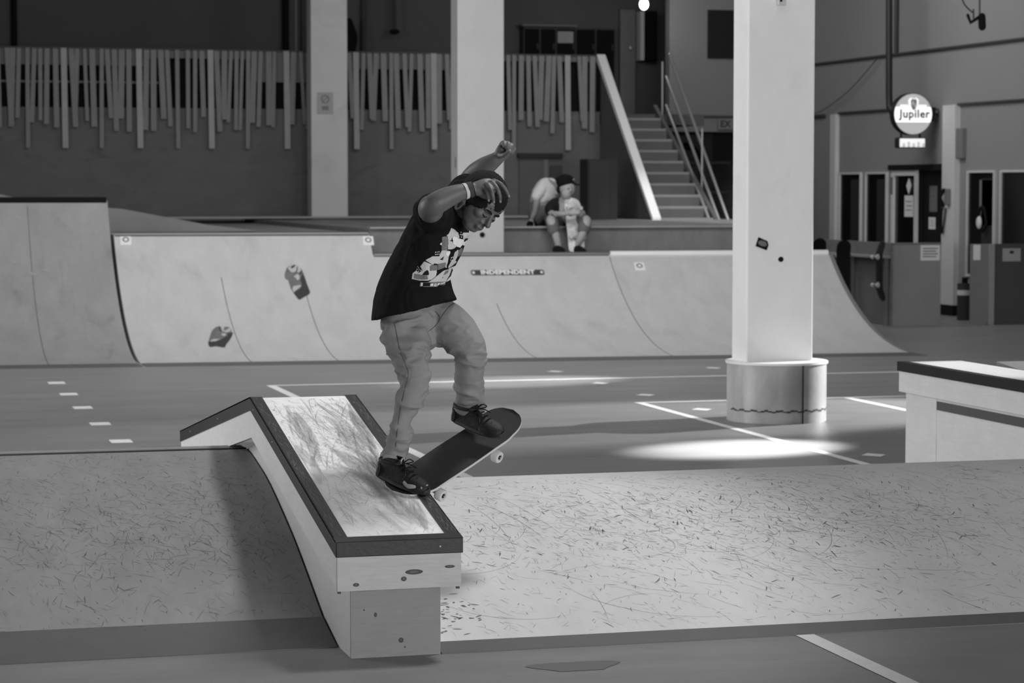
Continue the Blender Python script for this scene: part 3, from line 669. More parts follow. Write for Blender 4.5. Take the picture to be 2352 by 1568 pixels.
# two painted can graphics on the middle section, laid on the curved surface
def inpoly(x, y, P):
    c = False; j = len(P)-1
    for i in range(len(P)):
        if (P[i][1] > y) != (P[j][1] > y) and x < (P[j][0]-P[i][0])*(y-P[i][1])/(P[j][1]-P[i][1])+P[i][0]: c = not c
        j = i
    return c
CAN = [mat('can_dark', 60), mat('can_mid', 108, .7, var=.2, vscale=14), mat('can_pale', 178)]
def can(art, label):
    xs = [a for _, p in art for a, _ in p]; ys = [b for _, p in art for _, b in p]; st = 1.0; x0, y0 = min(xs)-1, min(ys)-1
    nx, ny = int((max(xs)-x0)/st)+2, int((max(ys)-y0)/st)+2; cache = {}
    def hit(i, j):
        if (i, j) not in cache:
            P, tn = qhit(x0+i*st, y0+j*st); cache[i, j] = P+Vector((0, -tn.z, tn.y))*.003
        return cache[i, j]
    bins = {}
    for i in range(nx):
        for j in range(ny):
            t = None
            for tone, p in art:
                if inpoly(x0+(i+.5)*st, y0+(j+.5)*st, p): t = tone
            if t is not None: bins.setdefault(t, []).append([(i, j), (i, j+1), (i+1, j+1), (i+1, j)])
    par = None
    for t in (1, 0, 2):
        k_ = {}; b = MB()
        for q in bins[t]:
            f = []
            for ij in q:
                if ij not in k_: k_[ij] = len(b.v); b.v.append(tuple(hit(*ij)))
                f.append(k_[ij])
            b.f.append(tuple(f))
        o = link(b.mesh(), ('can_shadow_side', 'can_graphic', 'can_highlight')[t], CAN[t], par or qb)
        if par is None: par = o; o['label'] = label
Z1 = lambda *c: [(630+x/14.25, 590+y/14.25) for x, y in c]
Z2 = lambda *c: [(460+x/19.6, 730+y/19.6) for x, y in c]
can([(1, Z1((340,560),(400,370),(520,280),(680,240),(760,300),(900,420),(950,520),(1080,900),(1180,1150),(1140,1230),(960,1320),(850,1400),(790,1400),(640,1190),(540,1040),(450,760),(350,720))),
     (0, Z1((940,520),(1060,880),(1160,1160),(1120,1240),(950,1330),(850,1400),(790,1390),(640,1200),(700,1120),(850,1040),(900,900),(850,760),(870,660))),
     (2, Z1((440,370),(520,290),(680,240),(760,290),(880,430),(840,520),(780,500),(700,480),(600,510),(520,470))), (0, Z1((530,330),(660,250),(690,290),(620,370),(560,380))), (0, Z1((735,310),(775,320),(750,480),(700,500),(730,400))),
     (0, Z1((820,510),(890,430),(900,500),(860,600),(820,580))), (2, Z1((630,640),(760,560),(830,620),(820,720),(760,770),(700,690))), (2, Z1((600,1010),(640,960),(850,920),(880,960),(700,1100),(640,1150),(600,1080)))],
    'upright dark painted can graphic')
can([(1, Z2((370,1060),(520,580),(700,420),(860,370),(920,420),(1060,560),(1080,410),(1300,420),(1390,520),(1400,640),(1480,650),(1440,800),(1330,1000),(1180,1170),(1110,1340),(960,1330),(700,1280),(480,1320),(400,1290),(360,1180))),
     (0, Z2((370,1080),(700,1060),(950,960),(1200,820),(1250,680),(1350,700),(1440,660),(1440,800),(1330,1000),(1180,1170),(1110,1340),(960,1320),(700,1270),(480,1310),(400,1290),(360,1180))),
     (0, Z2((840,380),(900,400),(960,600),(880,620))), (2, Z2((930,440),(1050,560),(1180,560),(1310,440),(1390,520),(1330,620),(1180,660),(1000,600),(940,520))),
     (2, Z2((930,720),(1050,690),(1160,720),(1140,800),(1050,820),(970,780))), (2, Z2((440,1040),(600,950),(720,960),(920,950),(700,1050),(500,1070)))],
    'tilted dark painted can graphic near the ramp foot')
# decks and the long step
lower = tag(MB().box(5.79, 11.15, 27.1, 27.24, .8, 1.03).build('ramp_deck', M_deck), 'narrow low deck behind the low quarter pipes, under the seated boy', 'deck')
step = thing('long_step', 'long scuffed wooden step separating the low deck from the upper deck', 'step', (8, 27.25, 1.0))
MB().box(5.79, 11.15, 27.25, 36.26, 0, 1.325).build('step_face', M_step, step)
MB().box(11.15, 12.9, 33.0, 36.26, 0, 1.325).build('stair_deck', M_deck, step)
MB().box(5.79, 11.15, 27.2, 27.36, 1.325, 1.345).build('step_edge', mat('step_edge', 150, .5, var=.08), step)
up_ = thing('upper_deck', 'upper wooden deck behind the taller ramp sections', 'deck', (3, 30, 1.27))
MB().box(-1.5, 5.78, 28.2, 36.2, 0, 1.27).build('boards', M_deck, up_)
MB().box(4.2, 11.3, 35.2, 36.2, 1.345, 1.37).build('wall_bench_edge', M_slatl, up_)
tag(MB().prism([(2.9, 1.27), (4.75, 1.28), (4.1, 1.36), (3.1, 1.55), (2.9, 1.56)], 28.5, 31.5, 'y').build('deck_bank', mat('bank_grey', 125, .6, var=.08)), 'low grey bank on the deck sloping down from the tallest section', 'ramp')
tag(MB().prism([(-.5, 1.66), (1.95, 1.66), (1.6, 1.74), (.2, 1.76)], 28, 29, 'y').build('deck_kicker', M_slat), 'low kicker on top of the tallest section at the left edge', 'ramp')

# ================================================================== FRONT BANKS, GRIND BOX
LP = [(9.228, 0), (9.528, .068), (10.1, .269), (10.437, .369), (10.832, .469), (11.133, .519), (11.334, .545), (11.48, .552), (11.62, .552)]
RP = [(8.99, 0), (9.10, .025), (9.6, .14), (10.2, .275), (10.7, .375), (10.95, .405), (11.2, .41)]
def film(name, g, alpha):
    m = mat(name, g, .7); b = m.node_tree.nodes['Principled BSDF']; b.inputs['Alpha'].default_value = alpha; return m
F_dark, F_mid, F_soft = film('scuff_rubber', 40, .55), film('scuff_grey', 60, .38), film('scuff_faint', 70, .20)
def interp(P, y):
    for (a, b), (c, d) in zip(P, P[1:]):
        if a <= y <= c: return b+(d-b)*(y-a)/(c-a)
    return P[-1][1] if y > P[-1][0] else P[0][1]
def marks(name, bounds, zf, n, ln, wd, head, spread, curve, dens, m, parent, seed=1, lift=.0012):
    """thin scuff strips lying on a surface z = zf(y); dens(x, y) in 0..1"""
    rnd = random.Random(seed); x0, x1, y0, y1 = bounds; b = MB(); done = 0; tries = 0
    while done < n and tries < n*40:
        tries += 1; x, y = rnd.uniform(x0, x1), rnd.uniform(y0, y1)
        if rnd.random() > dens(x, y): continue
        L_ = ln[0]*(ln[1]/ln[0])**rnd.random(); a = head+rnd.gauss(0, spread); c = rnd.gauss(0, curve); st = max(3, int(L_/.03)); w0 = rnd.uniform(*wd); pts = []
        for q in range(st+1):
            t = q/st; pts.append((x, y, a)); x += cos(a)*L_/st; y += sin(a)*L_/st; a += c*L_/st
        if any(not (x0 < p[0] < x1 and y0 < p[1] < y1) for p in pts): continue
        base = len(b.v)
        for q, (px_, py_, aa) in enumerate(pts):
            ww = w0*(.25+.75*sin(pi*min(1, max(0, q/st))))/2; nx, ny = -sin(aa)*ww, cos(aa)*ww
            b.v += [(px_+nx, py_+ny, zf(py_+ny)+lift), (px_-nx, py_-ny, zf(py_-ny)+lift)]
        b.f += [(base+2*q, base+2*q+1, base+2*q+3, base+2*q+2) for q in range(st)]; done += 1
    o = link(b.mesh(name), name, m, parent); o['kind'] = 'stuff'; return o
def bank(x0, x1, prof, back, m, label, kerb, edge=True):
    t = thing('skate_bank', label, 'ramp', ((x0+x1)/2, prof[0][0], 0), 'banks either side of the grind box')
    top = cr(prof[1:], 6)
    body = [(prof[1][0], 0)]+[(a, b) for a, b in top]+[(back, 0)]
    MB().prism(body, x0, x1).build('riding_surface', m, t, smooth=True)
    MB().prism([prof[0], (prof[0][0], .004), (prof[1][0], prof[1][1]+.003), (prof[1][0], 0)], x0, x1).build('kerb_plate', kerb, t)
    return t
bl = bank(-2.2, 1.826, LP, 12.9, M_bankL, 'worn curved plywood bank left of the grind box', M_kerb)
MB().box(-2.2, 1.826, 11.44, 11.48, .545, .556).build('ridge_strip', M_trim, bl)
topL = cr(LP[1:], 6); zL = lambda y: interp(topL, y)
g = lambda x, y, cx, cy, sx, sy: math.exp(-((x-cx)/sx)**2-((y-cy)/sy)**2)
for nm, n, ln, wd, m_, sd in (('scuff_marks', 900, (.015, .07), (.002, .005), F_mid, 3), ('scuff_marks', 1500, (.02, .12), (.002, .006), F_soft, 4), ('scuff_marks', 60, (.1, .35), (.0015, .003), F_soft, 5)):
    marks(nm, (-.2, 1.81, 9.5, 11.45), zL, n, ln, wd, 1.9, .8, 3, lambda x, y: .25+.75*g(x, y, 1.25, 10.4, .6, .5), m_, bl, sd)
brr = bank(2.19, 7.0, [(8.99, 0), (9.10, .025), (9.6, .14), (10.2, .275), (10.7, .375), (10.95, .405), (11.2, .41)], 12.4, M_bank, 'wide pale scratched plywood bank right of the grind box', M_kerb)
topR = cr(RP[1:], 6); zR = lambda y: interp(topR, y); BR = (2.21, 6.9, 9.12, 11.1)
dR = lambda x, y: min(1, .18+.9*g(x, y, 3.5, 10.3, .9, .45)+.35*g(x, y, 4.6, 10.3, .8, .6))
marks('scuff_marks', BR, zR, 3200, (.015, .06), (.002, .005), -1.0, .8, 4, dR, F_mid, brr, 11)
marks('scuff_marks', BR, zR, 2600, (.02, .09), (.002, .005), -1.0, .7, 4, dR, F_soft, brr, 12)
marks('scuff_marks', BR, zR, 420, (.02, .07), (.004, .008), -1.1, .8, 4, dR, F_dark, brr, 13)
marks('scuff_marks', BR, zR, 90, (.2, .8), (.002, .004), -1.0, .35, 2.2, lambda x, y: .5, F_mid, brr, 14)
marks('scuff_marks', BR, zR, 160, (.1, .4), (.002, .003), -.8, .6, 4, dR, F_mid, brr, 15)
marks('scuff_marks', (2.2, 2.5, 9.15, 9.7), zR, 60, (.01, .04), (.006, .014), 0, .5, 2, lambda x, y: g(x, y, 2.28, 9.38, .1, .12), F_dark, brr, 16)
YF, YP, YE = 8.9, 10.9, 13.32; ZF, ZP, ZE = .465, .846, .456
gb = thing('grind_box', 'long peaked plywood grind box with black edges under the skateboard', 'grind box', (2, 8.9, 0))
def band(t0, t1, x0, x1, ya=YF, yb=YP, y2=YE):
    """strip following the peaked top, t0..t1 metres below it"""
    return [(ya, ZF-t1), (yb, ZP-t1), (y2, ZE-t1), (y2, ZE-t0), (yb, ZP-t0), (ya, ZF-t0)]
X0, X1 = 1.763, 2.245
MB().prism(band(.058, .185, 0, 0, YF+.018), X0, X0+.018).build('side_board', M_box, gb)
MB().prism(band(.058, .185, 0, 0, YF+.018), X1-.018, X1).build('side_board', M_box, gb)
MB().box(X0, X1, YF, YF+.018, ZF-.188, ZF-.056).build('end_board', M_end, gb)
MB().prism(band(.004, .02, 0, 0, YF+.02), X0+.01, X1-.01).build('top_board', M_top, gb)
zT = lambda y: ZF+(y-YF)*(ZP-ZF)/(YP-YF)-.004 if y < YP else ZP-.004
BT = (X0+.055, X1-.05, YF+.06, YP-.02)
dT = lambda x, y: min(1, .12+.9*g(x, y, 2.1, 9.9, .13, .9)+.5*g(x, y, 1.9, 10.1, .12, .7))
marks('scuff_marks', BT, zT, 420, (.015, .07), (.0015, .0035), 1.85, .45, 3, dT, F_mid, gb, 21)
marks('scuff_marks', BT, zT, 1300, (.02, .10), (.002, .005), 2.0, .6, 3, dT, F_soft, gb, 22)
marks('smudges', BT, zT, 26, (.3, .8), (.03, .06), 1.62, .08, .3, lambda x, y: min(1, g(x, y, 2.12, 9.7, .07, .9)+.35*g(x, y, 1.88, 10.2, .05, .9)), film('smudge', 60, .16), gb, 27)
marks('scuff_marks', BT, zT, 170, (.15, .5), (.003, .010), 1.62, .12, .6, lambda x, y: min(1, .1+g(x, y, 2.12, 9.8, .09, .9)+.5*g(x, y, 1.86, 10.2, .06, .8)), F_soft, gb, 23)
marks('scuff_marks', BT, zT, 25, (.08, .3), (.002, .004), 1.65, .2, .8, dT, F_mid, gb, 24)
film_e = film('edge_scrape', 150, .35)
marks('edge_scrapes', (X0-.003, X0+.045, YF+.05, YP-.02), lambda y: zT(y)+.0055, 130, (.02, .12), (.0012, .003), 1.6, .25, 1, lambda x, y: .6, film_e, gb, 25)
marks('edge_scrapes', (X1-.04, X1+.003, YF+.05, YP-.02), lambda y: zT(y)+.0055, 170, (.02, .12), (.0012, .003), 1.6, .25, 1, lambda x, y: .6, film_e, gb, 26)
MB().prism(band(-.001, .058, 0, 0), X0-.006, X0+.0).build('edge_side', M_cop, gb)
MB().prism(band(-.001, .058, 0, 0), X1, X1+.006).build('edge_side', M_cop, gb)
MB().prism(band(-.001, .005, 0, 0), X0-.006, X0+.05).build('edge_top', M_cop, gb)
MB().prism(band(-.001, .005, 0, 0), X1-.045, X1+.006).build('edge_top', M_cop, gb)
MB().box(X0-.006, X1+.006, YF-.008, YF, ZF-.058, ZF+.001).build('edge_front', M_cop, gb, bevel=.003)
MB().prism([(YF, ZF-.004), (YF+.05, ZF+.0055), (YF+.05, ZF+.0115), (YF-.008, ZF+.001)], X0-.006, X1+.006).build('edge_top', M_cop, gb)
for x_, y_ in ((X0-.0065, 9.6), (X0-.0065, 10.3), (X0-.0065, 11.9), (X0-.0065, 12.9), (X0-.0065, 10.8)):
    zt = (ZF+(y_-YF)*.1905 if y_ < YP else ZP-(y_-YP)*.161)-.03
    MB().ell((x_, y_, zt), ((.002, 0, 0), (0, .004, 0), (0, 0, .004))).build('screw', M_rail, gb)
MB().ell((2.16, YF-.009, ZF-.03), ((.004, 0, 0), (0, .002, 0), (0, 0, .004))).build('screw', M_rail, gb)
MB().prism([(9.005, 0), (9.005, ZF-.19), (YP, ZP-.2), (13.2, .25), (13.2, 0)], 1.835, 2.183).build('plinth', mat('plinth_ply', 215, .6, grain=.04, var=.04), gb)
MB().box(1.833, 2.186, 8.995, 9.006, .0, ZF-.195).build('plinth_front', mat('plinth_front_ply', 126, .6, grain=.09), gb)

for kx, kz, rx, rz, yk in ((1.835, ZF-.165, .012, .007, YF-.001), (2.02, ZF-.15, .011, .009, YF-.001), (2.2, ZF-.11, .02, .006, YF-.001), (2.06, ZF-.125, .035, .010, YF-.001), (1.93, .165, .006, .009, 8.994), (2.03, .062, .010, .010, 8.994), (1.885, .185, .003, .003, 8.994), (2.045, .035, .004, .003, 8.994)):
    MB().ell((kx, yk, kz), ((rx, 0, 0), (0, .0012, 0), (0, 0, rz)), 16, 8).build('knot', film('knot_wood', 78, .6), gb)
for x_ in (X0+.008, X1-.012): MB().box(x_-.006, x_+.006, YF+.001, YF+.015, ZF-.197, ZF-.188).build('peg', M_trim, gb)

# second box at the right
g2 = thing('grind_box', 'big pale plywood box with black edge at the right side', 'grind box', (6.75, 13.5, 0))
Z2 = .682
MB().box(6.505, 6.96, 12.42, 14.28, Z2-.19, Z2-.05).build('side_board', M_box, g2)
MB().box(6.495, 6.97, 12.42, 14.29, Z2-.058, Z2-.004).build('edge_strip', M_cop, g2)
MB().box(6.53, 6.93, 12.42, 14.26, Z2-.01, Z2).build('top_board', M_top, g2)
MB().box(6.495, 6.56, 12.42, 14.29, Z2-.004, Z2+.002).build('edge_top', M_cop, g2)
MB().box(6.54, 6.92, 12.42, 14.24, 0, Z2-.19).build('plinth', M_box, g2)
MB().box(6.534, 6.54, 12.42, 13.78, .415, .47).build('inset_strip', M_kerb, g2)
MB().box(6.537, 6.542, 13.79, 14.24, 0, .5).build('corner_board', M_box, g2)
g3 = MB().prism([(12.42, .58), (13.0, .62), (13.9, .70), (13.9, 0), (12.42, 0)], 7.0, 8.2).build('kicker_ramp', M_bankL); tag(g3, 'pale kicker ramp adjoining the big box at the right edge', 'ramp')
#SKATER

# ================================================================== SKATER
from mathutils.bvhtree import BVHTree
def V3(t): return Vector(t)
# ---- skateboard under the skater, balanced on its tail over the box edge
Lb = dirv(.636, .405, .657); nb = dirv(-.002, .853, -.523); nb = (nb-Lb*nb.dot(Lb)).normalized(); Wb = nb.cross(Lb)
Cb = at(1044, 1050, 10.02)
MBd = Matrix(((Lb.x, Wb.x, nb.x, Cb.x), (Lb.y, Wb.y, nb.y, Cb.y), (Lb.z, Wb.z, nb.z, Cb.z), (0, 0, 0, 1)))
sb = thing('skateboard', 'skateboard with black grip tape ridden by the skater, tail on the box edge', 'skateboard', tuple(Cb))
skateboard(sb, MBd, .765, .198, kick=.19)

def limb(mb, pts, seg=18, sub=5, hint=None):
    """pts: (px, py, depth, radius or (ra, rb)) in photo points, metres"""
    P = [at(a, b, d) for a, b, d, r in pts]; mb.tube(P, [r for *_, r in pts], seg, sub, hint)
def fold(p, amp, sc, aniso=(1, 1, 2.6), seed=0):
    q = Vector((p.x*aniso[0]*sc+seed, p.y*aniso[1]*sc, p.z*aniso[2]*sc))
    q += .8*noise.noise_vector(q*.5)
    n = 1-abs(noise.noise(q))*2.2; m = noise.noise(q*.45+Vector((9, 3, seed)))
    return amp*(n-.4)*max(0, min(1, .55+m*1.6))
sk = thing('person', 'skater in dark printed t-shirt and denim balancing on the tilted skateboard', 'person', tuple(at(960, 1090, 9.9)))

# ---- head frame
hf = dirv(.45, -.72, -.53); hu = dirv(.70, .65, -.29); hu = (hu-hf*hu.dot(hf)).normalized(); hs = hf.cross(hu)   # hs: away from the camera
if hs.dot(fw) < 0: hs = -hs
HC = at(1106, 460, 9.78)
def H(f, u, s): return HC + hf*f + hu*u + hs*s
bd = MB()
def hell(c, r, mb=bd, seg=22):
    mb.ell(H(*c), (hf*r[0], hu*r[1], hs*r[2]), seg, 14)
hell((-.008, .022, 0), (.096, .088, .075)); hell((.028, -.028, 0), (.064, .082, .062)); hell((.052, -.092, 0), (.032, .026, .034))
hell((.030, -.072, 0), (.05, .036, .05)); hell((.066, .030, 0), (.028, .034, .056)); hell((-.03, -.02, 0), (.06, .07, .062))
for s_ in (-1, 1):
    hell((.062, -.022, s_*.038), (.026, .022, .024)); hell((.080, .010, s_*.026), (.012, .009, .026))
    hell((.088, -.044, s_*.013), (.013, .011, .011))
bd.tube([H(.086, .012, 0), H(.100, -.018, 0), H(.113, -.036, 0)], [(.009, .009), (.010, .012), (.013, .013)], 12, 4)
hell((.090, -.066, 0), (.014, .0075, .024)); hell((.087, -.077, 0), (.014, .009, .021)); hell((.078, -.094, 0), (.014, .013, .018))
for s_ in (-1, 1):   # ears
    e = H(-.008, -.062, s_*.066); bd.ell(e, (hf*.016+hs*s_*.006, hu*.031, hs*.007), 16, 10)
    ring = [H(-.008+.016*cos(a), -.060+.030*sin(a), s_*.074) for a in [pi*.1+i*pi*1.5/10 for i in range(11)]]
    bd.tube(ring, .0042, 8, 2)
# neck, trunk
bd.tube([at(1012, 500, 9.98), at(1038, 478, 9.93), H(-.055, -.045, 0), H(-.03, -.02, 0)], [.066, .058, .056, .055], 18, 5)
bd.tube([at(955, 712, 9.95), at(960, 650, 9.94), at(990, 560, 9.95), at(1016, 500, 9.97)], [(.07, .06), (.10, .08), (.12, .09), (.10, .09)], 20, 5, hint=dirv(.45, .2, .87))
# near (right) arm: shoulder, elbow towards the camera, forearm across to the head
limb(bd, [(1012, 503, 9.90, .056), (1000, 494, 9.80, .058), (990, 482, 9.68, .053), (988, 474, 9.62, .046)])
limb(bd, [(986, 476, 9.62, .042), (1000, 468, 9.60, .045), (1024, 455, 9.61, .043), (1050, 444, 9.62, .036), (1072, 437, 9.63, .029), (1086, 434, 9.635, .026)])
# hand of the near arm, fingers hanging over the hair
wr_ = (1090, 433, 9.635)
limb(bd, [(1086, 434, 9.635, (.027, .02)), (1102, 432, 9.635, (.034, .019)), (1118, 429, 9.64, (.038, .017)), (1130, 427, 9.65, (.036, .014))], 18, 4, hint=dirv(0, 1, .35))
fin = [  # finger joints
    [(1112, 434, 9.620, .0105), (1118, 442, 9.600, .0092), (1121, 452, 9.595, .0084), (1122, 458, 9.60, .0074)],
    [(1120, 424, 9.620, .0108), (1128, 436, 9.590, .0096), (1132, 450, 9.585, .0087), (1134, 462, 9.595, .0076)],
    [(1129, 418, 9.635, .0108), (1140, 430, 9.605, .0097), (1147, 446, 9.60, .0088), (1149, 461, 9.61, .0078)],
    [(1134, 415, 9.66, .0105), (1149, 422, 9.64, .0094), (1160, 433, 9.64, .0083), (1168, 449, 9.65, .0072)]]
for f_ in fin: limb(bd, f_, 12, 4)
limb(bd, [(1098, 442, 9.645, .014), (1108, 449, 9.65, .0115), (1118, 453, 9.65, .0095), (1126, 452, 9.645, .008)], 12, 4)      # thumb
# far (left) arm raised behind the head
limb(bd, [(1058, 462, 10.06, .056), (1068, 440, 10.13, .052), (1078, 416, 10.19, .047)])
limb(bd, [(1080, 412, 10.19, .045), (1096, 397, 10.16, .047), (1115, 382, 10.12, .042), (1134, 369, 10.09, .033), (1147, 360, 10.08, .027)])
limb(bd, [(1145, 362, 10.08, (.027, .022)), (1152, 353, 10.075, (.035, .024)), (1159, 344, 10.07, (.039, .024)), (1164, 338, 10.065, (.036, .02))], 16, 4, hint=dirv(1, .8, 0))
for f_ in ([(1150, 336, 10.07, .0115), (1154, 328, 10.06, .010), (1158, 327, 10.035, .009), (1157, 336, 10.02, .0085)],
           [(1158, 338, 10.07, .0118), (1164, 330, 10.06, .0105), (1168, 330, 10.03, .0095), (1165, 341, 10.015, .0088)],
           [(1164, 342, 10.07, .0118), (1173, 334, 10.06, .0105), (1176, 335, 10.03, .0095), (1171, 346, 10.015, .0088)],
           [(1167, 350, 10.075, .0112), (1178, 342, 10.065, .0098), (1181, 344, 10.04, .009), (1176, 353, 10.02, .0084)],
           [(1150, 357, 10.05, .0135), (1158, 356, 10.02, .0115), (1166, 352, 10.005, .0102), (1172, 349, 10.0, .009)]): limb(bd, f_, 12, 4)
# hips, legs down to the ankles inside the trousers
limb(bd, [(940, 755, 9.94, .055), (946, 860, 9.85, .042), (928, 960, 9.84, .032), (904, 1040, 9.87, .030), (897, 1075, 9.86, .036)])
limb(bd, [(975, 750, 9.99, .055), (1070, 800, 9.94, .045), (1077, 870, 10.01, .038), (1074, 930, 10.13, .034), (1072, 958, 10.15, .036)])
body = fuse(bd, 'body', M_skin, sk, .0048, 3)
# nails
for f_, n_ in zip(fin, range(4)):
    a = at(*f_[-1][:3]); b = at(*f_[-2][:3]); t = (a-b).normalized(); o_ = -fw
    o_ = (o_-t*o_.dot(t)).normalized(); c = a+t*.002+o_*f_[-1][3]*.72
    MB().ell(c, (t*.0065, t.cross(o_)*.0048, o_*.0028), 12, 8).build('fingernail', mat('nail', 125, .3), body, smooth=True)
# face details
for s_ in (-1, 1):
    MB().ell(H(.0835, -.010, s_*.030), (hf*.0085, hu*.0045, hs*.013), 16, 10).build('eyelid', mat('skin_lid', 100, .5), body, smooth=True)
    MB().tube([H(.092, -.0125, s_*.018), H(.094, -.0165, s_*.030), H(.0875, -.013, s_*.041)], .0016, 6, 5).build('eyelashes', M_hair, body, smooth=True)
    MB().tube([H(.0935, .008, s_*.012), H(.0955, .014, s_*.028), H(.084, .012, s_*.046)], [(.0045, .003), (.0048, .003), (.003, .002)], 8, 5).build('eyebrow', M_hair, body, smooth=True)
    MB().ell(H(.094, -.049, s_*.009), (hf*.006, hu*.003, hs*.0045), 10, 8).build('nostril', mat('nostril', 30, .8), body, smooth=True)
    MB().ell(H(-.002, -.060, s_*.0735), (hf*.007, hu*.013, hs*.004), 12, 8).build('ear_hollow', mat('ear_shade', 62, .7), body, smooth=True)
MB().tube([H(.092, -.0715, -.021), H(.1035, -.0715, 0), H(.092, -.0715, .021)], .0014, 6, 5).build('mouth_line', mat('lip_line', 55, .6), body, smooth=True)
# hair cap with a defined hairline
hb = MB(); seg, rn = 84, 56
rings = []
for i in range(1, rn):
    th = pi*i/rn; r = []
    for k in range(seg):
        ph = 2*pi*k/seg; d = Vector((sin(th)*cos(ph), cos(th), sin(th)*sin(ph)))        # forward, up, side
        f_, u_, s_ = d.x*.106, d.y*.100, d.z*.086
        f_ -= .010; u_ += .022
        # hairline height as function of the forward coordinate: forehead, temple, above the ear, nape
        t = max(-1, min(1, d.x)); a_ = abs(d.z)
        pts_ = ((-1, -.060), (-.55, -.068), (-.46, -.060), (-.44, -.022), (.10, -.022), (.13, -.058), (.22, -.055), (.42, -.022), (.70, -.012), (.86, .014), (1, .027))
        for (ta, ha), (tb, hb_) in zip(pts_, pts_[1:]):
            if ta <= t <= tb: hl = ha+(hb_-ha)*(t-ta)/max(1e-6, tb-ta); break
        inside = u_ < hl
        p = H(f_, u_, s_)
        n_ = noise.noise(p*90)*.003+noise.noise(p*260)*.0022
        k_ = .80 if inside else 1+n_/.09
        r.append(HC+hu*.022-hf*.01+(p-(HC+hu*.022-hf*.01))*k_)
    rings.append(r)
hb.loft(rings); hb.build('hair', M_hair, body, smooth=True)
# wristband, watch strap
def cuff(a, b, r, name, m, par, seg=28, th=.0025):
    P, Q = at(*a), at(*b); t = (Q-P).normalized(); X = t.orthogonal().normalized(); Y = t.cross(X); k = MB()
    k.loft([[c+(X*cos(2*pi*j/seg)+Y*sin(2*pi*j/seg))*rr for j in range(seg)] for c, rr in ((P, r-.004), (P, r+th), (Q, r+th*.8), (Q, r-.004))])
    return k.build(name, m, par, smooth=True)
cuff((1073, 437, 9.63), (1085, 434.5, 9.635), .0295, 'wristband', mat('wristband', 62, .8, bump=.1), sk)
cuff((1088, 434, 9.635), (1090, 433.5, 9.635), .0285, 'bracelet', M_black, sk)
cuff((1065, 440, 9.625), (1072, 438, 9.63), .0305, 'paper_wristband', mat('wrist_paper', 190, .6), sk)

# ---- trousers
tr = MB()
limb(tr, [(938, 722, 9.94, (.125, .10)), (948, 748, 9.94, (.135, .112)), (955, 770, 9.94, (.10, .09))], 22, 5, hint=dirv(.75, .15, .6))
limb(tr, [(918, 745, 9.90, .080), (930, 775, 9.88, .092), (943, 810, 9.86, .082), (950, 850, 9.83, .070), (951, 880, 9.82, .062), (939, 920, 9.81, .055),
          (926, 960, 9.82, .050), (919, 1000, 9.84, .049), (911, 1034, 9.86, .044), (904, 1048, 9.86, .050), (901, 1060, 9.86, .050)], 24, 6)
limb(tr, [(975, 735, 9.97, .085), (1010, 735, 9.98, .092), (1042, 757, 9.95, .090), (1068, 785, 9.92, .078), (1080, 806, 9.92, .068), (1079, 846, 9.96, .060),
          (1078, 885, 10.03, .063), (1080, 915, 10.10, .066), (1080, 931, 10.13, .069)], 24, 6)
ax_b = (at(905, 1060, 9.86)-at(943, 810, 9.86)).normalized()
def dj(p, n):
    d = fold(p, .018, 8, (1, 1, 2.2), 3)+fold(p, .006, 19, (1, 1, 1.8), 11)
    return p+n*d
trousers = fuse(tr, 'trousers', M_jean, sk, .006, 4, dj)
# side seam, pocket edge, belt loop
def online(pts, off, r, name, m, par):
    MB().tube([at(a, b, d-off) for a, b, d in pts], r, 6, 4).build(name, m, par, smooth=True)
M_seam = mat('seam', 90, .9)
cuff((905, 1046, 9.86), (899.5, 1067, 9.86), .053, 'turned_cuff', mat('cuff_denim', 150, .85, bump=.1, bscale=300), trousers, 30, .003)
def on_mesh(src, pts, r, name, m, off=.0006):
    T = BVHTree.FromPolygons([v.co for v in src.data.vertices], [tuple(p.vertices) for p in src.data.polygons]); E0 = Vector((0, 0, EYE)); out = []
    for px, py in cr(pts, 5):
        loc, nrm, _, _ = T.ray_cast(E0, (at(px, py, 1)-E0).normalized(), 30)
        if loc is not None: out.append(loc+nrm*off)
    if len(out) > 2: MB().tube(out, r, 6, 1).build(name, m, src, smooth=True)
on_mesh(trousers, [(906, 742), (912, 770), (917, 795), (930, 832), (938, 859), (929, 899), (917, 958), (909, 1025)], .0016, 'side_seam', M_seam)
on_mesh(trousers, [(1000, 715), (1010, 728), (1003, 745), (985, 760)], .0016, 'fly_seam', M_seam)
on_mesh(trousers, [(1054, 694), (1035, 702), (1018, 722), (1008, 740)], .0016, 'pocket_edge', M_seam)
on_mesh(trousers, [(1046, 926), (1070, 930), (1100, 930), (1118, 922)], .0014, 'hem_seam', M_seam)
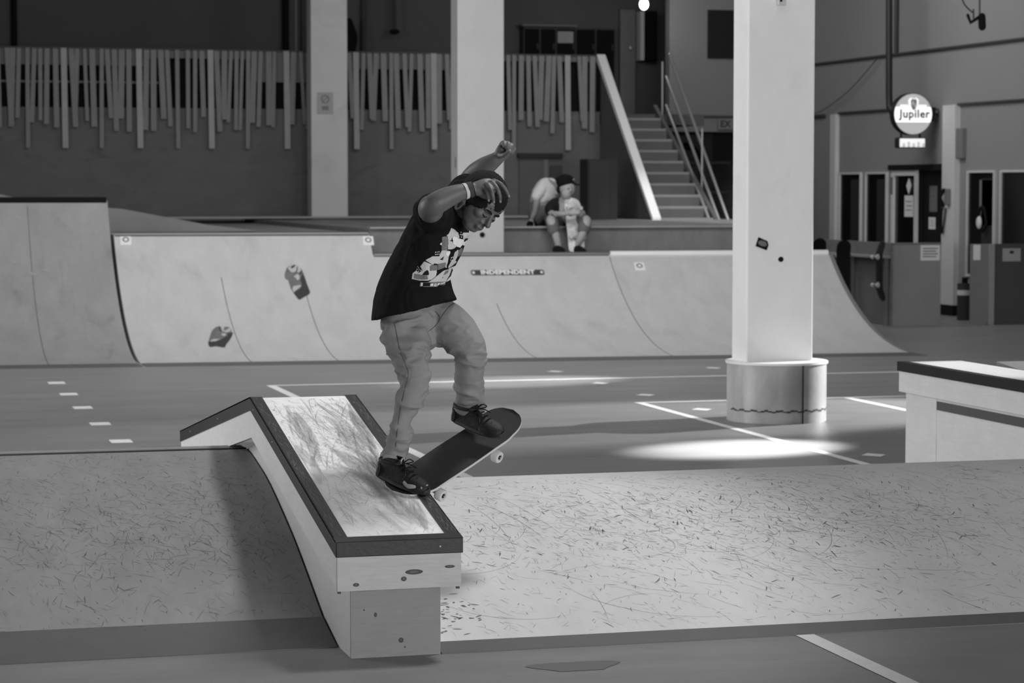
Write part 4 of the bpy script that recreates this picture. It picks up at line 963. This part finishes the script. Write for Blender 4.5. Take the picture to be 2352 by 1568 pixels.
# ---- t-shirt
sh_ = MB()
wide = dirv(.45, .22, .87); front = dirv(.82, -.28, -.5)
def sec(L_, R_, d, wf=.19, tf=.105):
    c = at((L_[0]+R_[0])/2, (L_[1]+R_[1])/2, d); lat = at(*R_, d)-at(*L_, d); hw_ = lat.length/2; e = lat.normalized()
    vis = sqrt((wf*wide.dot(e))**2+(tf*front.dot(e))**2); k = hw_/vis
    ax = e.cross(at(1030, 470, 9.95)-at(950, 720, 9.95)).normalized()
    return [c + e*(hw_*cos(2*pi*j/40)) + ax*(wf*.78*min(k, 1.25)*sin(2*pi*j/40)) for j in range(40)]
secs = [((852, 737), (1050, 688), 9.94), ((857, 690), (1040, 664), 9.94), ((868, 650), (1034, 640), 9.945), ((883, 615), (1044, 612), 9.95), ((900, 583), (1058, 587), 9.955),
        ((914, 558), (1066, 566), 9.96), ((930, 528), (1076, 545), 9.96), ((946, 500), (1078, 528), 9.965), ((965, 475), (1066, 510), 9.97), ((1000, 462), (1056, 488), 9.98), ((1018, 462), (1048, 478), 9.98)]
sh_.loft([sec(*s, wf=wv, tf=.1) for s, wv in zip(secs, (.205, .20, .19, .185, .185, .19, .195, .195, .17, .10, .05))])
limb(sh_, [(1020, 500, 9.96, .085), (1006, 497, 9.86, .082), (994, 489, 9.76, .076), (990, 486, 9.72, .070)], 22, 5)
limb(sh_, [(1042, 478, 10.02, .08), (1062, 450, 10.10, .070), (1072, 432, 10.15, .062)], 20, 5)
def ds(p, n):
    d = fold(p, .010, 6, (2.2, 2.2, .8), 5)+fold(p, .004, 17, (1.6, 1.6, .9), 17)
    return p+n*d
shirt = fuse(sh_, 't_shirt', M_shirt, sk, .0065, 3, ds)
# printed graphic on the shirt front, cut from the cloth surface
def project(p):
    v = p-Vector((0, 0, EYE)); d = v.dot(fw); return 1176+5553*v.dot(rt)/d, 784-5553*v.dot(up)/d
poly = [(1034, 522), (1046, 524), (1058, 540), (1078, 533), (1095, 540), (1090, 600), (1060, 650), (1046, 668), (1034, 658), (1026, 651), (985, 652), (963, 647), (945, 640), (945, 626), (954, 612), (975, 598), (993, 585), (1012, 572), (1010, 560), (1015, 545), (1030, 538)]
def inpoly(x, y, P):
    c = False; j = len(P)-1
    for i in range(len(P)):
        if (P[i][1] > y) != (P[j][1] > y) and x < (P[j][0]-P[i][0])*(y-P[i][1])/(P[j][1]-P[i][1])+P[i][0]: c = not c
        j = i
    return c

def Zp(*c): return [(900+x/7.84, 500+y/7.84) for x, y in c]
ART = [  # (tone, outline) painted in order on the cloth; 0 pale, 1 bright, 2 mid, 3 dark, 4 cloth
 (0, [(1065,180),(1130,215),(1190,270),(1210,330),(1215,360),(1190,370),(1090,340),(1075,380),(1070,400),(1015,425),(1005,330),(985,315),(1020,290),(1045,240)]),
 (1, [(1090,340),(1150,345),(1200,370),(1290,390),(1300,430),(1285,470),(1225,535),(1170,520),(1110,480),(1095,410)]),
 (0, [(1280,265),(1400,270),(1425,285),(1385,360),(1310,375),(1290,430),(1280,390),(1270,300)]),
 (1, [(1350,400),(1360,470),(1285,500),(1275,465),(1310,430)]), (2, [(905,350),(940,335),(1010,330),(1015,430),(1000,585),(900,585),(895,470),(905,430)]),
 (1, [(862,475),(895,440),(895,495)]), (0, [(1015,420),(1075,415),(1100,450),(1160,520),(1120,550),(1060,570),(1010,565)]),
 (0, [(900,590),(960,585),(1045,600),(1050,640),(1020,700),(1005,800),(985,850),(985,905),(960,890),(970,810),(820,830),(770,820),(735,845),(605,765),(720,700),(740,690),(850,690),(870,640)]),
 (1, [(985,620),(1045,605),(1045,640),(1015,690),(975,660)]),
 (3, [(940,690),(915,760),(855,755),(900,725)]),
 (0, [(1190,570),(1200,600),(1180,690),(1140,770),(1170,790),(1100,850),(1030,900),(1010,895),(1015,870),(1060,790),(1110,690),(1130,620)]),
 (2, [(1255,530),(1275,570),(1255,650),(1190,700),(1195,590)]), (1, [(1360,495),(1365,540),(1320,600),(1265,710),(1258,650),(1300,570)]),
 (0, [(585,785),(735,850),(690,855),(680,945),(700,955),(800,945),(808,980),(790,1050),(720,1110),(640,1135),(500,1130),(360,1100),(375,1000),(440,950),(520,870)]),
 (2, [(400,1005),(480,1020),(640,1035),(650,1110),(480,1115),(385,1090)]), (3, [(545,1030),(590,970),(630,940),(660,960),(665,1030)]),
 (2, [(690,855),(820,850),(825,940),(700,955),(675,900)]), (2, [(830,830),(960,800),(965,880),(940,900),(830,940)]),
 (0, [(1010,915),(1080,885),(1140,860),(1185,800),(1200,820),(1120,920),(1100,960),(1075,905),(1040,925)]),
 (0, [(640,1165),(720,1120),(830,1030),(930,950),(1020,925),(1075,905),(1060,960),(1030,1040),(1000,1090),(975,1150),(830,1165),(760,1180)]),
 (3, [(885,1095),(930,1050),(920,1080)]), (2, [(920,1030),(960,960),(1020,940),(1010,980),(960,1020)]), (1, [(1160,850),(1110,960),(1090,900),(1130,870)]),
 (1, [(1065,1040),(1045,1120),(975,1155),(1020,1090)]), (3, [(1030,1040),(1080,930),(1090,960),(1060,1040),(1000,1090)]),
 (3, [(1300,410),(1330,370),(1375,365),(1350,400),(1310,425)]), (3, [(1075,370),(1085,395),(1110,410),(1090,425),(1030,415),(1070,400)]),
 (3, [(750,600),(850,590),(860,680),(765,695),(745,650)]), (3, [(415,885),(500,860),(555,945),(490,990),(440,950)]), (3, [(1225,255),(1260,245),(1285,350),(1245,370),(1215,330)]),
 (3, [(1060,700),(1110,690),(1090,770),(1045,780)]),
 (2, [(515,1165),(970,1148),(950,1210),(830,1215),(815,1248),(500,1240)]), (3, [(565,1170),(690,1168),(680,1235),(560,1232)]),
 (1, [(530,1170),(560,1170),(550,1225),(522,1225)]), (1, [(700,1190),(715,1190),(745,1185),(740,1235),(725,1235),(725,1205),(710,1235),(690,1235)]), (1, [(765,1190),(805,1185),(800,1235),(760,1235)]), (3, [(775,1205),(793,1202),(792,1220),(775,1222)]),
 (1, [(825,1185),(860,1178),(865,1190),(840,1200),(835,1215),(820,1235)]), (1, [(880,1180),(960,1160),(955,1175),(880,1195)])]
for cx_, cy_ in ((785, 622), (815, 618), (845, 614), (788, 662), (818, 658), (846, 654), (455, 930), (487, 905), (495, 935), (525, 945), (485, 965), (470, 880), (1242, 262), (1230, 300), (1258, 305), (1250, 345), (1070, 720), (1095, 705), (1060, 760), (1085, 765)):
    ART.append((1, [(cx_+9*cos(a*pi/4), cy_+9*sin(a*pi/4)) for a in range(8)]))
TONES = [mat('print_pale', 190, .8, var=.05, vscale=60), mat('print_bright', 225, .8), mat('print_mid', 112, .8, var=.25, vscale=50), mat('print_dark', 20, .9), None]
def bake_print():
    dg = bpy.context.evaluated_depsgraph_get(); me = shirt.data
    T = BVHTree.FromPolygons([v.co for v in me.vertices], [tuple(p.vertices) for p in me.polygons])
    st = .8; x0, y0 = 940, 518; nx, ny = int(150/st), int(145/st); arts = [(t, Zp(*p)) for t, p in ART]
    bbs = [(min(a for a, _ in p), max(a for a, _ in p), min(b for _, b in p), max(b for _, b in p)) for _, p in arts]
    E0 = Vector((0, 0, EYE)); cache = {}
    def hit(i, j):
        if (i, j) not in cache:
            d = (at(x0+i*st, y0+j*st, 1)-E0).normalized(); loc, nrm, _, _ = T.ray_cast(E0, d, 30)
            cache[i, j] = None if loc is None else (loc+nrm*.0012)
        return cache[i, j]
    bins = {}
    for i in range(nx):
        for j in range(ny):
            x, y = x0+(i+.5)*st, y0+(j+.5)*st; tone = None
            for (t, p), b in zip(arts, bbs):
                if b[0] <= x <= b[1] and b[2] <= y <= b[3] and inpoly(x, y, p): tone = t
            if tone is None: continue
            q = [hit(i, j), hit(i+1, j), hit(i+1, j+1), hit(i, j+1)]
            if any(a is None for a in q) or max((q[a]-q[(a+1) % 4]).length for a in range(4)) > .03: continue
            bins.setdefault(tone, []).append([(i, j), (i+1, j), (i+1, j+1), (i, j+1)])
    par = None
    for tone in sorted(bins):
        k_ = {}; b = MB()
        for q in bins[tone]:
            f = []
            for ij in q:
                if ij not in k_: k_[ij] = len(b.v); b.v.append(tuple(cache[ij]))
                f.append(k_[ij])
            b.f.append(tuple(f[::-1]))
        o = link(b.mesh(), ['shirt_print', 'print_highlight', 'print_midtone', 'print_shadow'][tone], TONES[tone], par or shirt)
        if par is None: par = o; o['label'] = 'pale graphic of blocks and dice on the shirt front'
bake_print()

# ---- shoes
def shoe(name, pos, fwd, upv, left=True, patch=False):
    X = fwd; Z = (upv-X*upv.dot(X)).normalized(); Y = Z.cross(X)
    M = Matrix(((X.x, Y.x, Z.x, pos.x), (X.y, Y.y, Z.y, pos.y), (X.z, Y.z, Z.z, pos.z), (0, 0, 0, 1)))
    def W(x):      # half width of the sole outline, heel at -.13, toe at .13
        t = (x+.135)/.27; return max(.002, (.034+.012*sin(pi*min(1, max(0, (t-.25)/.75))))*(max(0, 1-(abs(2*t-1))**5))**.5)
    so = MB(); xs = [-.135+.27*(.5-.5*cos(pi*i/26)) for i in range(27)]
    so.loft([[M @ Vector((x, y, z)) for y, z in [(W(x)*cos(a)*1.0, .011+.011*max(-1, min(1, 1.6*sin(a))) ) for a in [2*pi*j/16 for j in range(16)]]] for x in xs])
    s_ = so.build('shoe_sole', M_sole, sk, smooth=True)
    u = MB()
    prof = [(-.128, .020, .030, .050), (-.12, .028, .052, .060), (-.095, .031, .078, .06), (-.06, .032, .088, .06), (-.025, .033, .088, .05), (.0, .036, .076, .05), (.03, .040, .060, .04), (.06, .043, .046, .03), (.09, .041, .038, .025), (.115, .030, .030, .02), (.128, .014, .022, .01)]
    prof = cr(prof, 4)
    u.loft([[M @ Vector((x, wd*cos(a)*(1 if sin(a) < .2 else (1-.42*(hh > .06))*1.0), .012+(hh*max(0, sin(a))**.75 if sin(a) > 0 else .004*sin(a)))) for a in [2*pi*j/28 for j in range(28)]] for x, wd, hh, q in prof])
    up_m = u.build('shoe_upper', M_shoe, s_, smooth=True)
    MB().tube([M @ Vector((x, y, z)) for x, y, z in ((-.118, 0, .083), (-.10, .026, .090), (-.06, .031, .094), (-.02, .026, .098), (-.005, 0, .098), (-.02, -.026, .098), (-.06, -.031, .094), (-.10, -.026, .090), (-.118, 0, .083))], .007, 8, 4).build('collar', M_shoe, s_, smooth=True)
    k = MB()
    for i in range(5):
        x = .0+i*.017; z = .096-.0125*i*.85
        MB_ = k.tube([M @ Vector((x, -.024, z-.010)), M @ Vector((x+.003, 0, z)), M @ Vector((x, .024, z-.010))], .0026, 6, 4)
    for sgn in (-1, 1):
        k.tube([M @ Vector((.0, 0, .098)), M @ Vector((.012, sgn*.02, .112)), M @ Vector((.03, sgn*.026, .105)), M @ Vector((.012, sgn*.008, .098))], .0022, 6, 4)
        k.tube([M @ Vector((.0, 0, .098)), M @ Vector((.02, sgn*.018, .092)), M @ Vector((.04, sgn*.032, .078))], .0022, 6, 4)
    k.build('shoelace', M_black, s_, smooth=True)
    MB().tube([M @ Vector((-.012, y, .100+.0*y)) for y in (-.018, 0, .018)], [(.016, .004)]*3, 10, 3, hint=X*.6+Z).build('tongue', M_shoe, s_, smooth=True)
    MB().ell(M @ Vector((-.128, 0, .05)), (X*.006, Y*.010, Z*.018), 12, 8).build('heel_tab', M_patch, s_, smooth=True)
    if patch:
        MB().tube([M @ Vector((.035, -.040, .040)), M @ Vector((.055, -.0425, .030)), M @ Vector((.075, -.041, .034)), M @ Vector((.09, -.036, .036))], [(.009, .003), (.011, .003), (.010, .003), (.007, .003)], 10, 4, hint=Z).build('worn_patch', M_patch, s_, smooth=True)
        MB().ell(M @ Vector((.112, -.024, .033)), (X*.005, Y*.003, Z*.006), 10, 8).build('worn_spot', M_patch, s_, smooth=True)
        MB().ell(M @ Vector((.118, .002, .037)), (X*.006, Y*.009, Z*.003), 10, 8).build('worn_spot', M_patch, s_, smooth=True)
        MB().tube([M @ Vector((-.004, .012*cos(a), .106+.012*sin(a))) for a in [i*pi/6 for i in range(13)]], .0035, 6, 1).build('tongue_label', M_patch, s_, smooth=True)
    s_['label'] = 'black suede skate shoe' + (' with pale worn patches' if patch else '')
    return s_
fd = dirv(.80, -.27, -.53)
shoe('shoe', at(926, 1113, 9.80), fd, dirv(.05, .90, -.42), patch=True)
shoe('shoe', at(1099, 984, 10.09), fd, nb, False)
for a, b, r in (((1071, 925, 10.14), (1070, 955, 10.14), .042),): cuff(a, b, r, 'sock', M_cloth, sk)
cuff((899, 1058, 9.86), (897, 1078, 9.86), .042, 'sock', M_cloth, sk)

# ================================================================== SEATED BOYS (far)
def fig(pts, mb, seg=12, sub=4, hint=None): limb(mb, pts, seg, sub, hint)
def hand5(mb, px, py, d, dx, dy, s=1.0):
    """small five-fingered hand pointing along (dx, dy) in the view plane"""
    P = at(px, py, d); t = dirv(dx, -dy, -.2); q = dirv(-dy*-1, dx, .1); q = (q-t*q.dot(t)).normalized()
    mb.tube([P, P+t*.045*s, P+t*.075*s], [(.024*s, .014*s), (.032*s, .014*s), (.030*s, .012*s)], 10, 3, hint=q)
    for i, l in enumerate((.055, .068, .064, .050)):
        o_ = q*(.022-.015*i)*s; b = P+t*.07*s+o_; mb.tube([b, b+t*l*.5*s+o_*.1, b+t*l*.85*s+t.cross(q)*.018*s], [.0085*s, .008*s, .007*s], 8, 2)
    mb.tube([P+t*.02*s+q*.02*s, P+t*.05*s+q*.045*s, P+t*.08*s+q*.05*s], [.011*s, .0095*s, .008*s], 8, 2)
D1 = 28.55
b1 = thing('person', 'seated boy in black cap and t-shirt holding a skateboard upright', 'person', tuple(at(1300, 580, 27.9)))
m = MB()
m.ell(at(1303, 431, D1-.15), (dirv(1, 0, -.2)*.092, Vector((0, 0, .115)), dirv(.2, 0, 1)*.078), 18, 12)
m.ell(at(1301, 444, D1-.2), (dirv(1, 0, -.2)*.06, Vector((0, 0, .07)), dirv(.2, 0, 1)*.06), 14, 10)
fig([(1309, 430, D1-.23, .016), (1311, 436, D1-.25, .018)], m)                                       # nose
fig([(1296, 462, D1, .06), (1300, 448, D1-.1, .055)], m)
fig([(1292, 505, D1+.05, (.15, .11)), (1294, 485, D1, (.17, .11)), (1296, 466, D1, (.14, .09))], m, 18)
fig([(1268, 468, D1, .05), (1262, 480, D1-.12, .046), (1268, 490, D1-.22, .038), (1288, 491, D1-.40, .033), (1310, 489, D1-.48, .028)], m)
fig([(1322, 468, D1, .05), (1334, 482, D1-.12, .046), (1336, 492, D1-.25, .038), (1322, 488, D1-.42, .03)], m)
hand5(m, 1308, 489, D1-.5, 1, -.1); hand5(m, 1324, 487, D1-.44, -1, 0)
fig([(1276, 512, D1, .075), (1266, 505, D1-.35, .062), (1270, 520, D1-.42, .055), (1278, 545, D1-.42, .046), (1283, 566, D1-.40, .036), (1283, 574, D1-.40, .036)], m)
fig([(1312, 512, D1, .075), (1344, 505, D1-.35, .062), (1344, 520, D1-.42, .055), (1334, 545, D1-.42, .046), (1326, 562, D1-.38, .036), (1326, 573, D1-.38, .036)], m)
by1 = fuse(m, 'body', M_skin2, b1, .010, 2)
m = MB(); fig([(1293, 508, D1+.03, (.19, .14)), (1293, 488, D1, (.18, .13)), (1296, 468, D1, (.15, .1)), (1299, 460, D1-.02, (.07, .07))], m, 20)
fig([(1276, 468, D1, .075), (1265, 478, D1-.1, .072), (1264, 486, D1-.17, .064)], m); fig([(1316, 468, D1, .075), (1330, 480, D1-.1, .07), (1334, 487, D1-.17, .064)], m)
ts1 = fuse(m, 't_shirt', M_cloth, b1, .012, 2, lambda p, n: p+n*fold(p, .006, 8))
q_ = at(1304, 474, D1-.16); MB().ell(q_, (rt*.045, Vector((0, 0, .075)), fw*.02), 14, 10).build('shirt_print', M_clothw, ts1, smooth=True)
m = MB(); fig([(1282, 512, D1+.02, .11), (1268, 506, D1-.32, .078), (1270, 520, D1-.40, .075), (1272, 530, D1-.41, .075)], m); fig([(1308, 512, D1+.02, .11), (1342, 506, D1-.32, .078), (1342, 520, D1-.40, .075), (1340, 528, D1-.41, .075)], m)
fuse(m, 'shorts', mat('shorts_grey', 95, .8, var=.15, vscale=12), b1, .012, 2)
m = MB(); C_ = at(1298, 416, D1-.15); m.ell(C_, (dirv(1, 0, -.2)*.112, Vector((0, 0, .085)), dirv(.2, 0, 1)*.095), 20, 12)
m.tube([C_+rt*.06-Vector((0, 0, .025)), C_+rt*.13-Vector((0, 0, .035)), C_+rt*.17-Vector((0, 0, .045))], [(.075, .014), (.065, .010), (.03, .008)], 14, 4, hint=fw)
cp = fuse(m, 'cap', M_black, b1, .008, 2)
MB().ell(C_+rt*.095+Vector((0, 0, .012))-fw*.03, (rt*.022, Vector((0, 0, .018)), fw*.03), 10, 8).build('cap_emblem', M_clothg, cp, smooth=True)
MB().ell(at(1306, 434, D1-.255), (rt*.014, Vector((0, 0, .006)), fw*.008), 10, 6).build('eye', M_ink, by1, smooth=True)
MB().ell(at(1284, 434, D1-.10), (rt*.03, Vector((0, 0, .055)), fw*.05), 12, 8).build('hair', M_hair, by1, smooth=True)
for px, d in ((1281, D1-.44), (1328, D1-.42)):
    P = at(px, 574, d); P.z = 1.03; k = MB()
    k.tube([P+Vector((0, .07, .045)), P+Vector((0, -.03, .05)), P+Vector((.02, -.13, .035))], [(.045, .045), (.048, .045), (.04, .03)], 14, 4, hint=Vector((1, 0, 0)))
    s_ = k.build('shoe', M_black, b1, smooth=True)
    MB().box(P.x-.045, P.x+.05, P.y-.16, P.y+.1, P.z, P.z+.02).build('sole', M_clothw, s_, bevel=.008)
# his skateboard, graphic side out
s3 = thing('skateboard', 'patterned skateboard stood upright in front of the seated boy', 'skateboard', (at(1319, 580, 28).x, 26.95, 1.03))
mg = mat('board_graphic', 200, .5, var=.5, vscale=9, stains=.6)
P_ = aty(1320, 518, 27.06)
Mb = frameM((P_.x, P_.y, 1.03+.335), (.02, .42, 1), (1, 0, 0))
if (Mb.to_3x3() @ Vector((0, 0, 1))).y < 0: Mb = Mb @ Matrix.Rotation(pi, 4, 'X')
skateboard(s3, Mb, .72, .2, mg, mg, M_black)
# second boy behind, bending to the left in a white shirt
D2 = 28.9
b2 = thing('person', 'crouching person in a white t-shirt bending behind the boy in the cap', 'person', tuple(at(1240, 515, D2)))
m = MB()
fig([(1240, 500, D2, (.13, .11)), (1246, 470, D2, (.14, .11)), (1262, 428, D2, (.14, .1))], m, 16)
m.ell(at(1284, 428, D2+.1), (rt*.085, Vector((0, 0, .11)), fw*.08), 16, 10); fig([(1268, 430, D2, .055), (1280, 430, D2+.08, .05)], m)
fig([(1236, 440, D2-.1, .05), (1232, 462, D2-.15, .044), (1228, 485, D2-.14, .035), (1222, 500, D2-.12, .03)], m); hand5(m, 1221, 503, D2-.12, -.3, 1)
fig([(1270, 445, D2+.1, .05), (1272, 470, D2+.05, .04), (1268, 490, D2, .032)], m); hand5(m, 1267, 492, D2, -.1, 1)
fig([(1236, 502, D2, .08), (1262, 486, D2-.2, .06), (1262, 512, D2-.18, .045)], m); fig([(1232, 505, D2+.1, .08), (1248, 490, D2-.02, .06), (1228, 513, D2-.02, .045)], m)
by2 = fuse(m, 'body', M_skin2, b2, .010, 2)
m = MB(); fig([(1240, 466, D2, (.13, .11)), (1250, 446, D2, (.15, .125)), (1262, 426, D2, (.13, .11)), (1268, 420, D2, (.07, .06))], m, 18)
fig([(1250, 425, D2-.05, .07), (1238, 441, D2-.12, .07), (1230, 452, D2-.15, .058)], m); fig([(1262, 428, D2+.05, .07), (1270, 446, D2+.1, .06)], m)
fuse(m, 't_shirt', M_clothw, b2, .012, 2, lambda p, n: p+n*fold(p, .008, 8))
m = MB(); fig([(1240, 494, D2+.02, (.15, .12)), (1240, 478, D2, (.145, .12)), (1242, 466, D2, (.12, .1))], m, 16); fig([(1238, 500, D2, .11), (1262, 486, D2-.2, .08), (1264, 508, D2-.19, .07)], m); fig([(1234, 502, D2+.1, .11), (1248, 490, D2, .08), (1232, 508, D2, .07)], m)
fuse(m, 'trousers', M_clothg, b2, .012, 2)
MB().ell(at(1286, 422, D2+.1), (rt*.09, Vector((0, 0, .09)), fw*.085), 16, 10).build('hair', M_hair, by2, smooth=True)
for px in (1224, 1258): 
    P = at(px, 514, D2-.1); P.z = 1.325; MB().tube([P+Vector((.05, .05, .04)), P+Vector((-.06, -.04, .035))], [(.045, .04), (.04, .03)], 12, 3).build('shoe', M_black, b2, smooth=True)
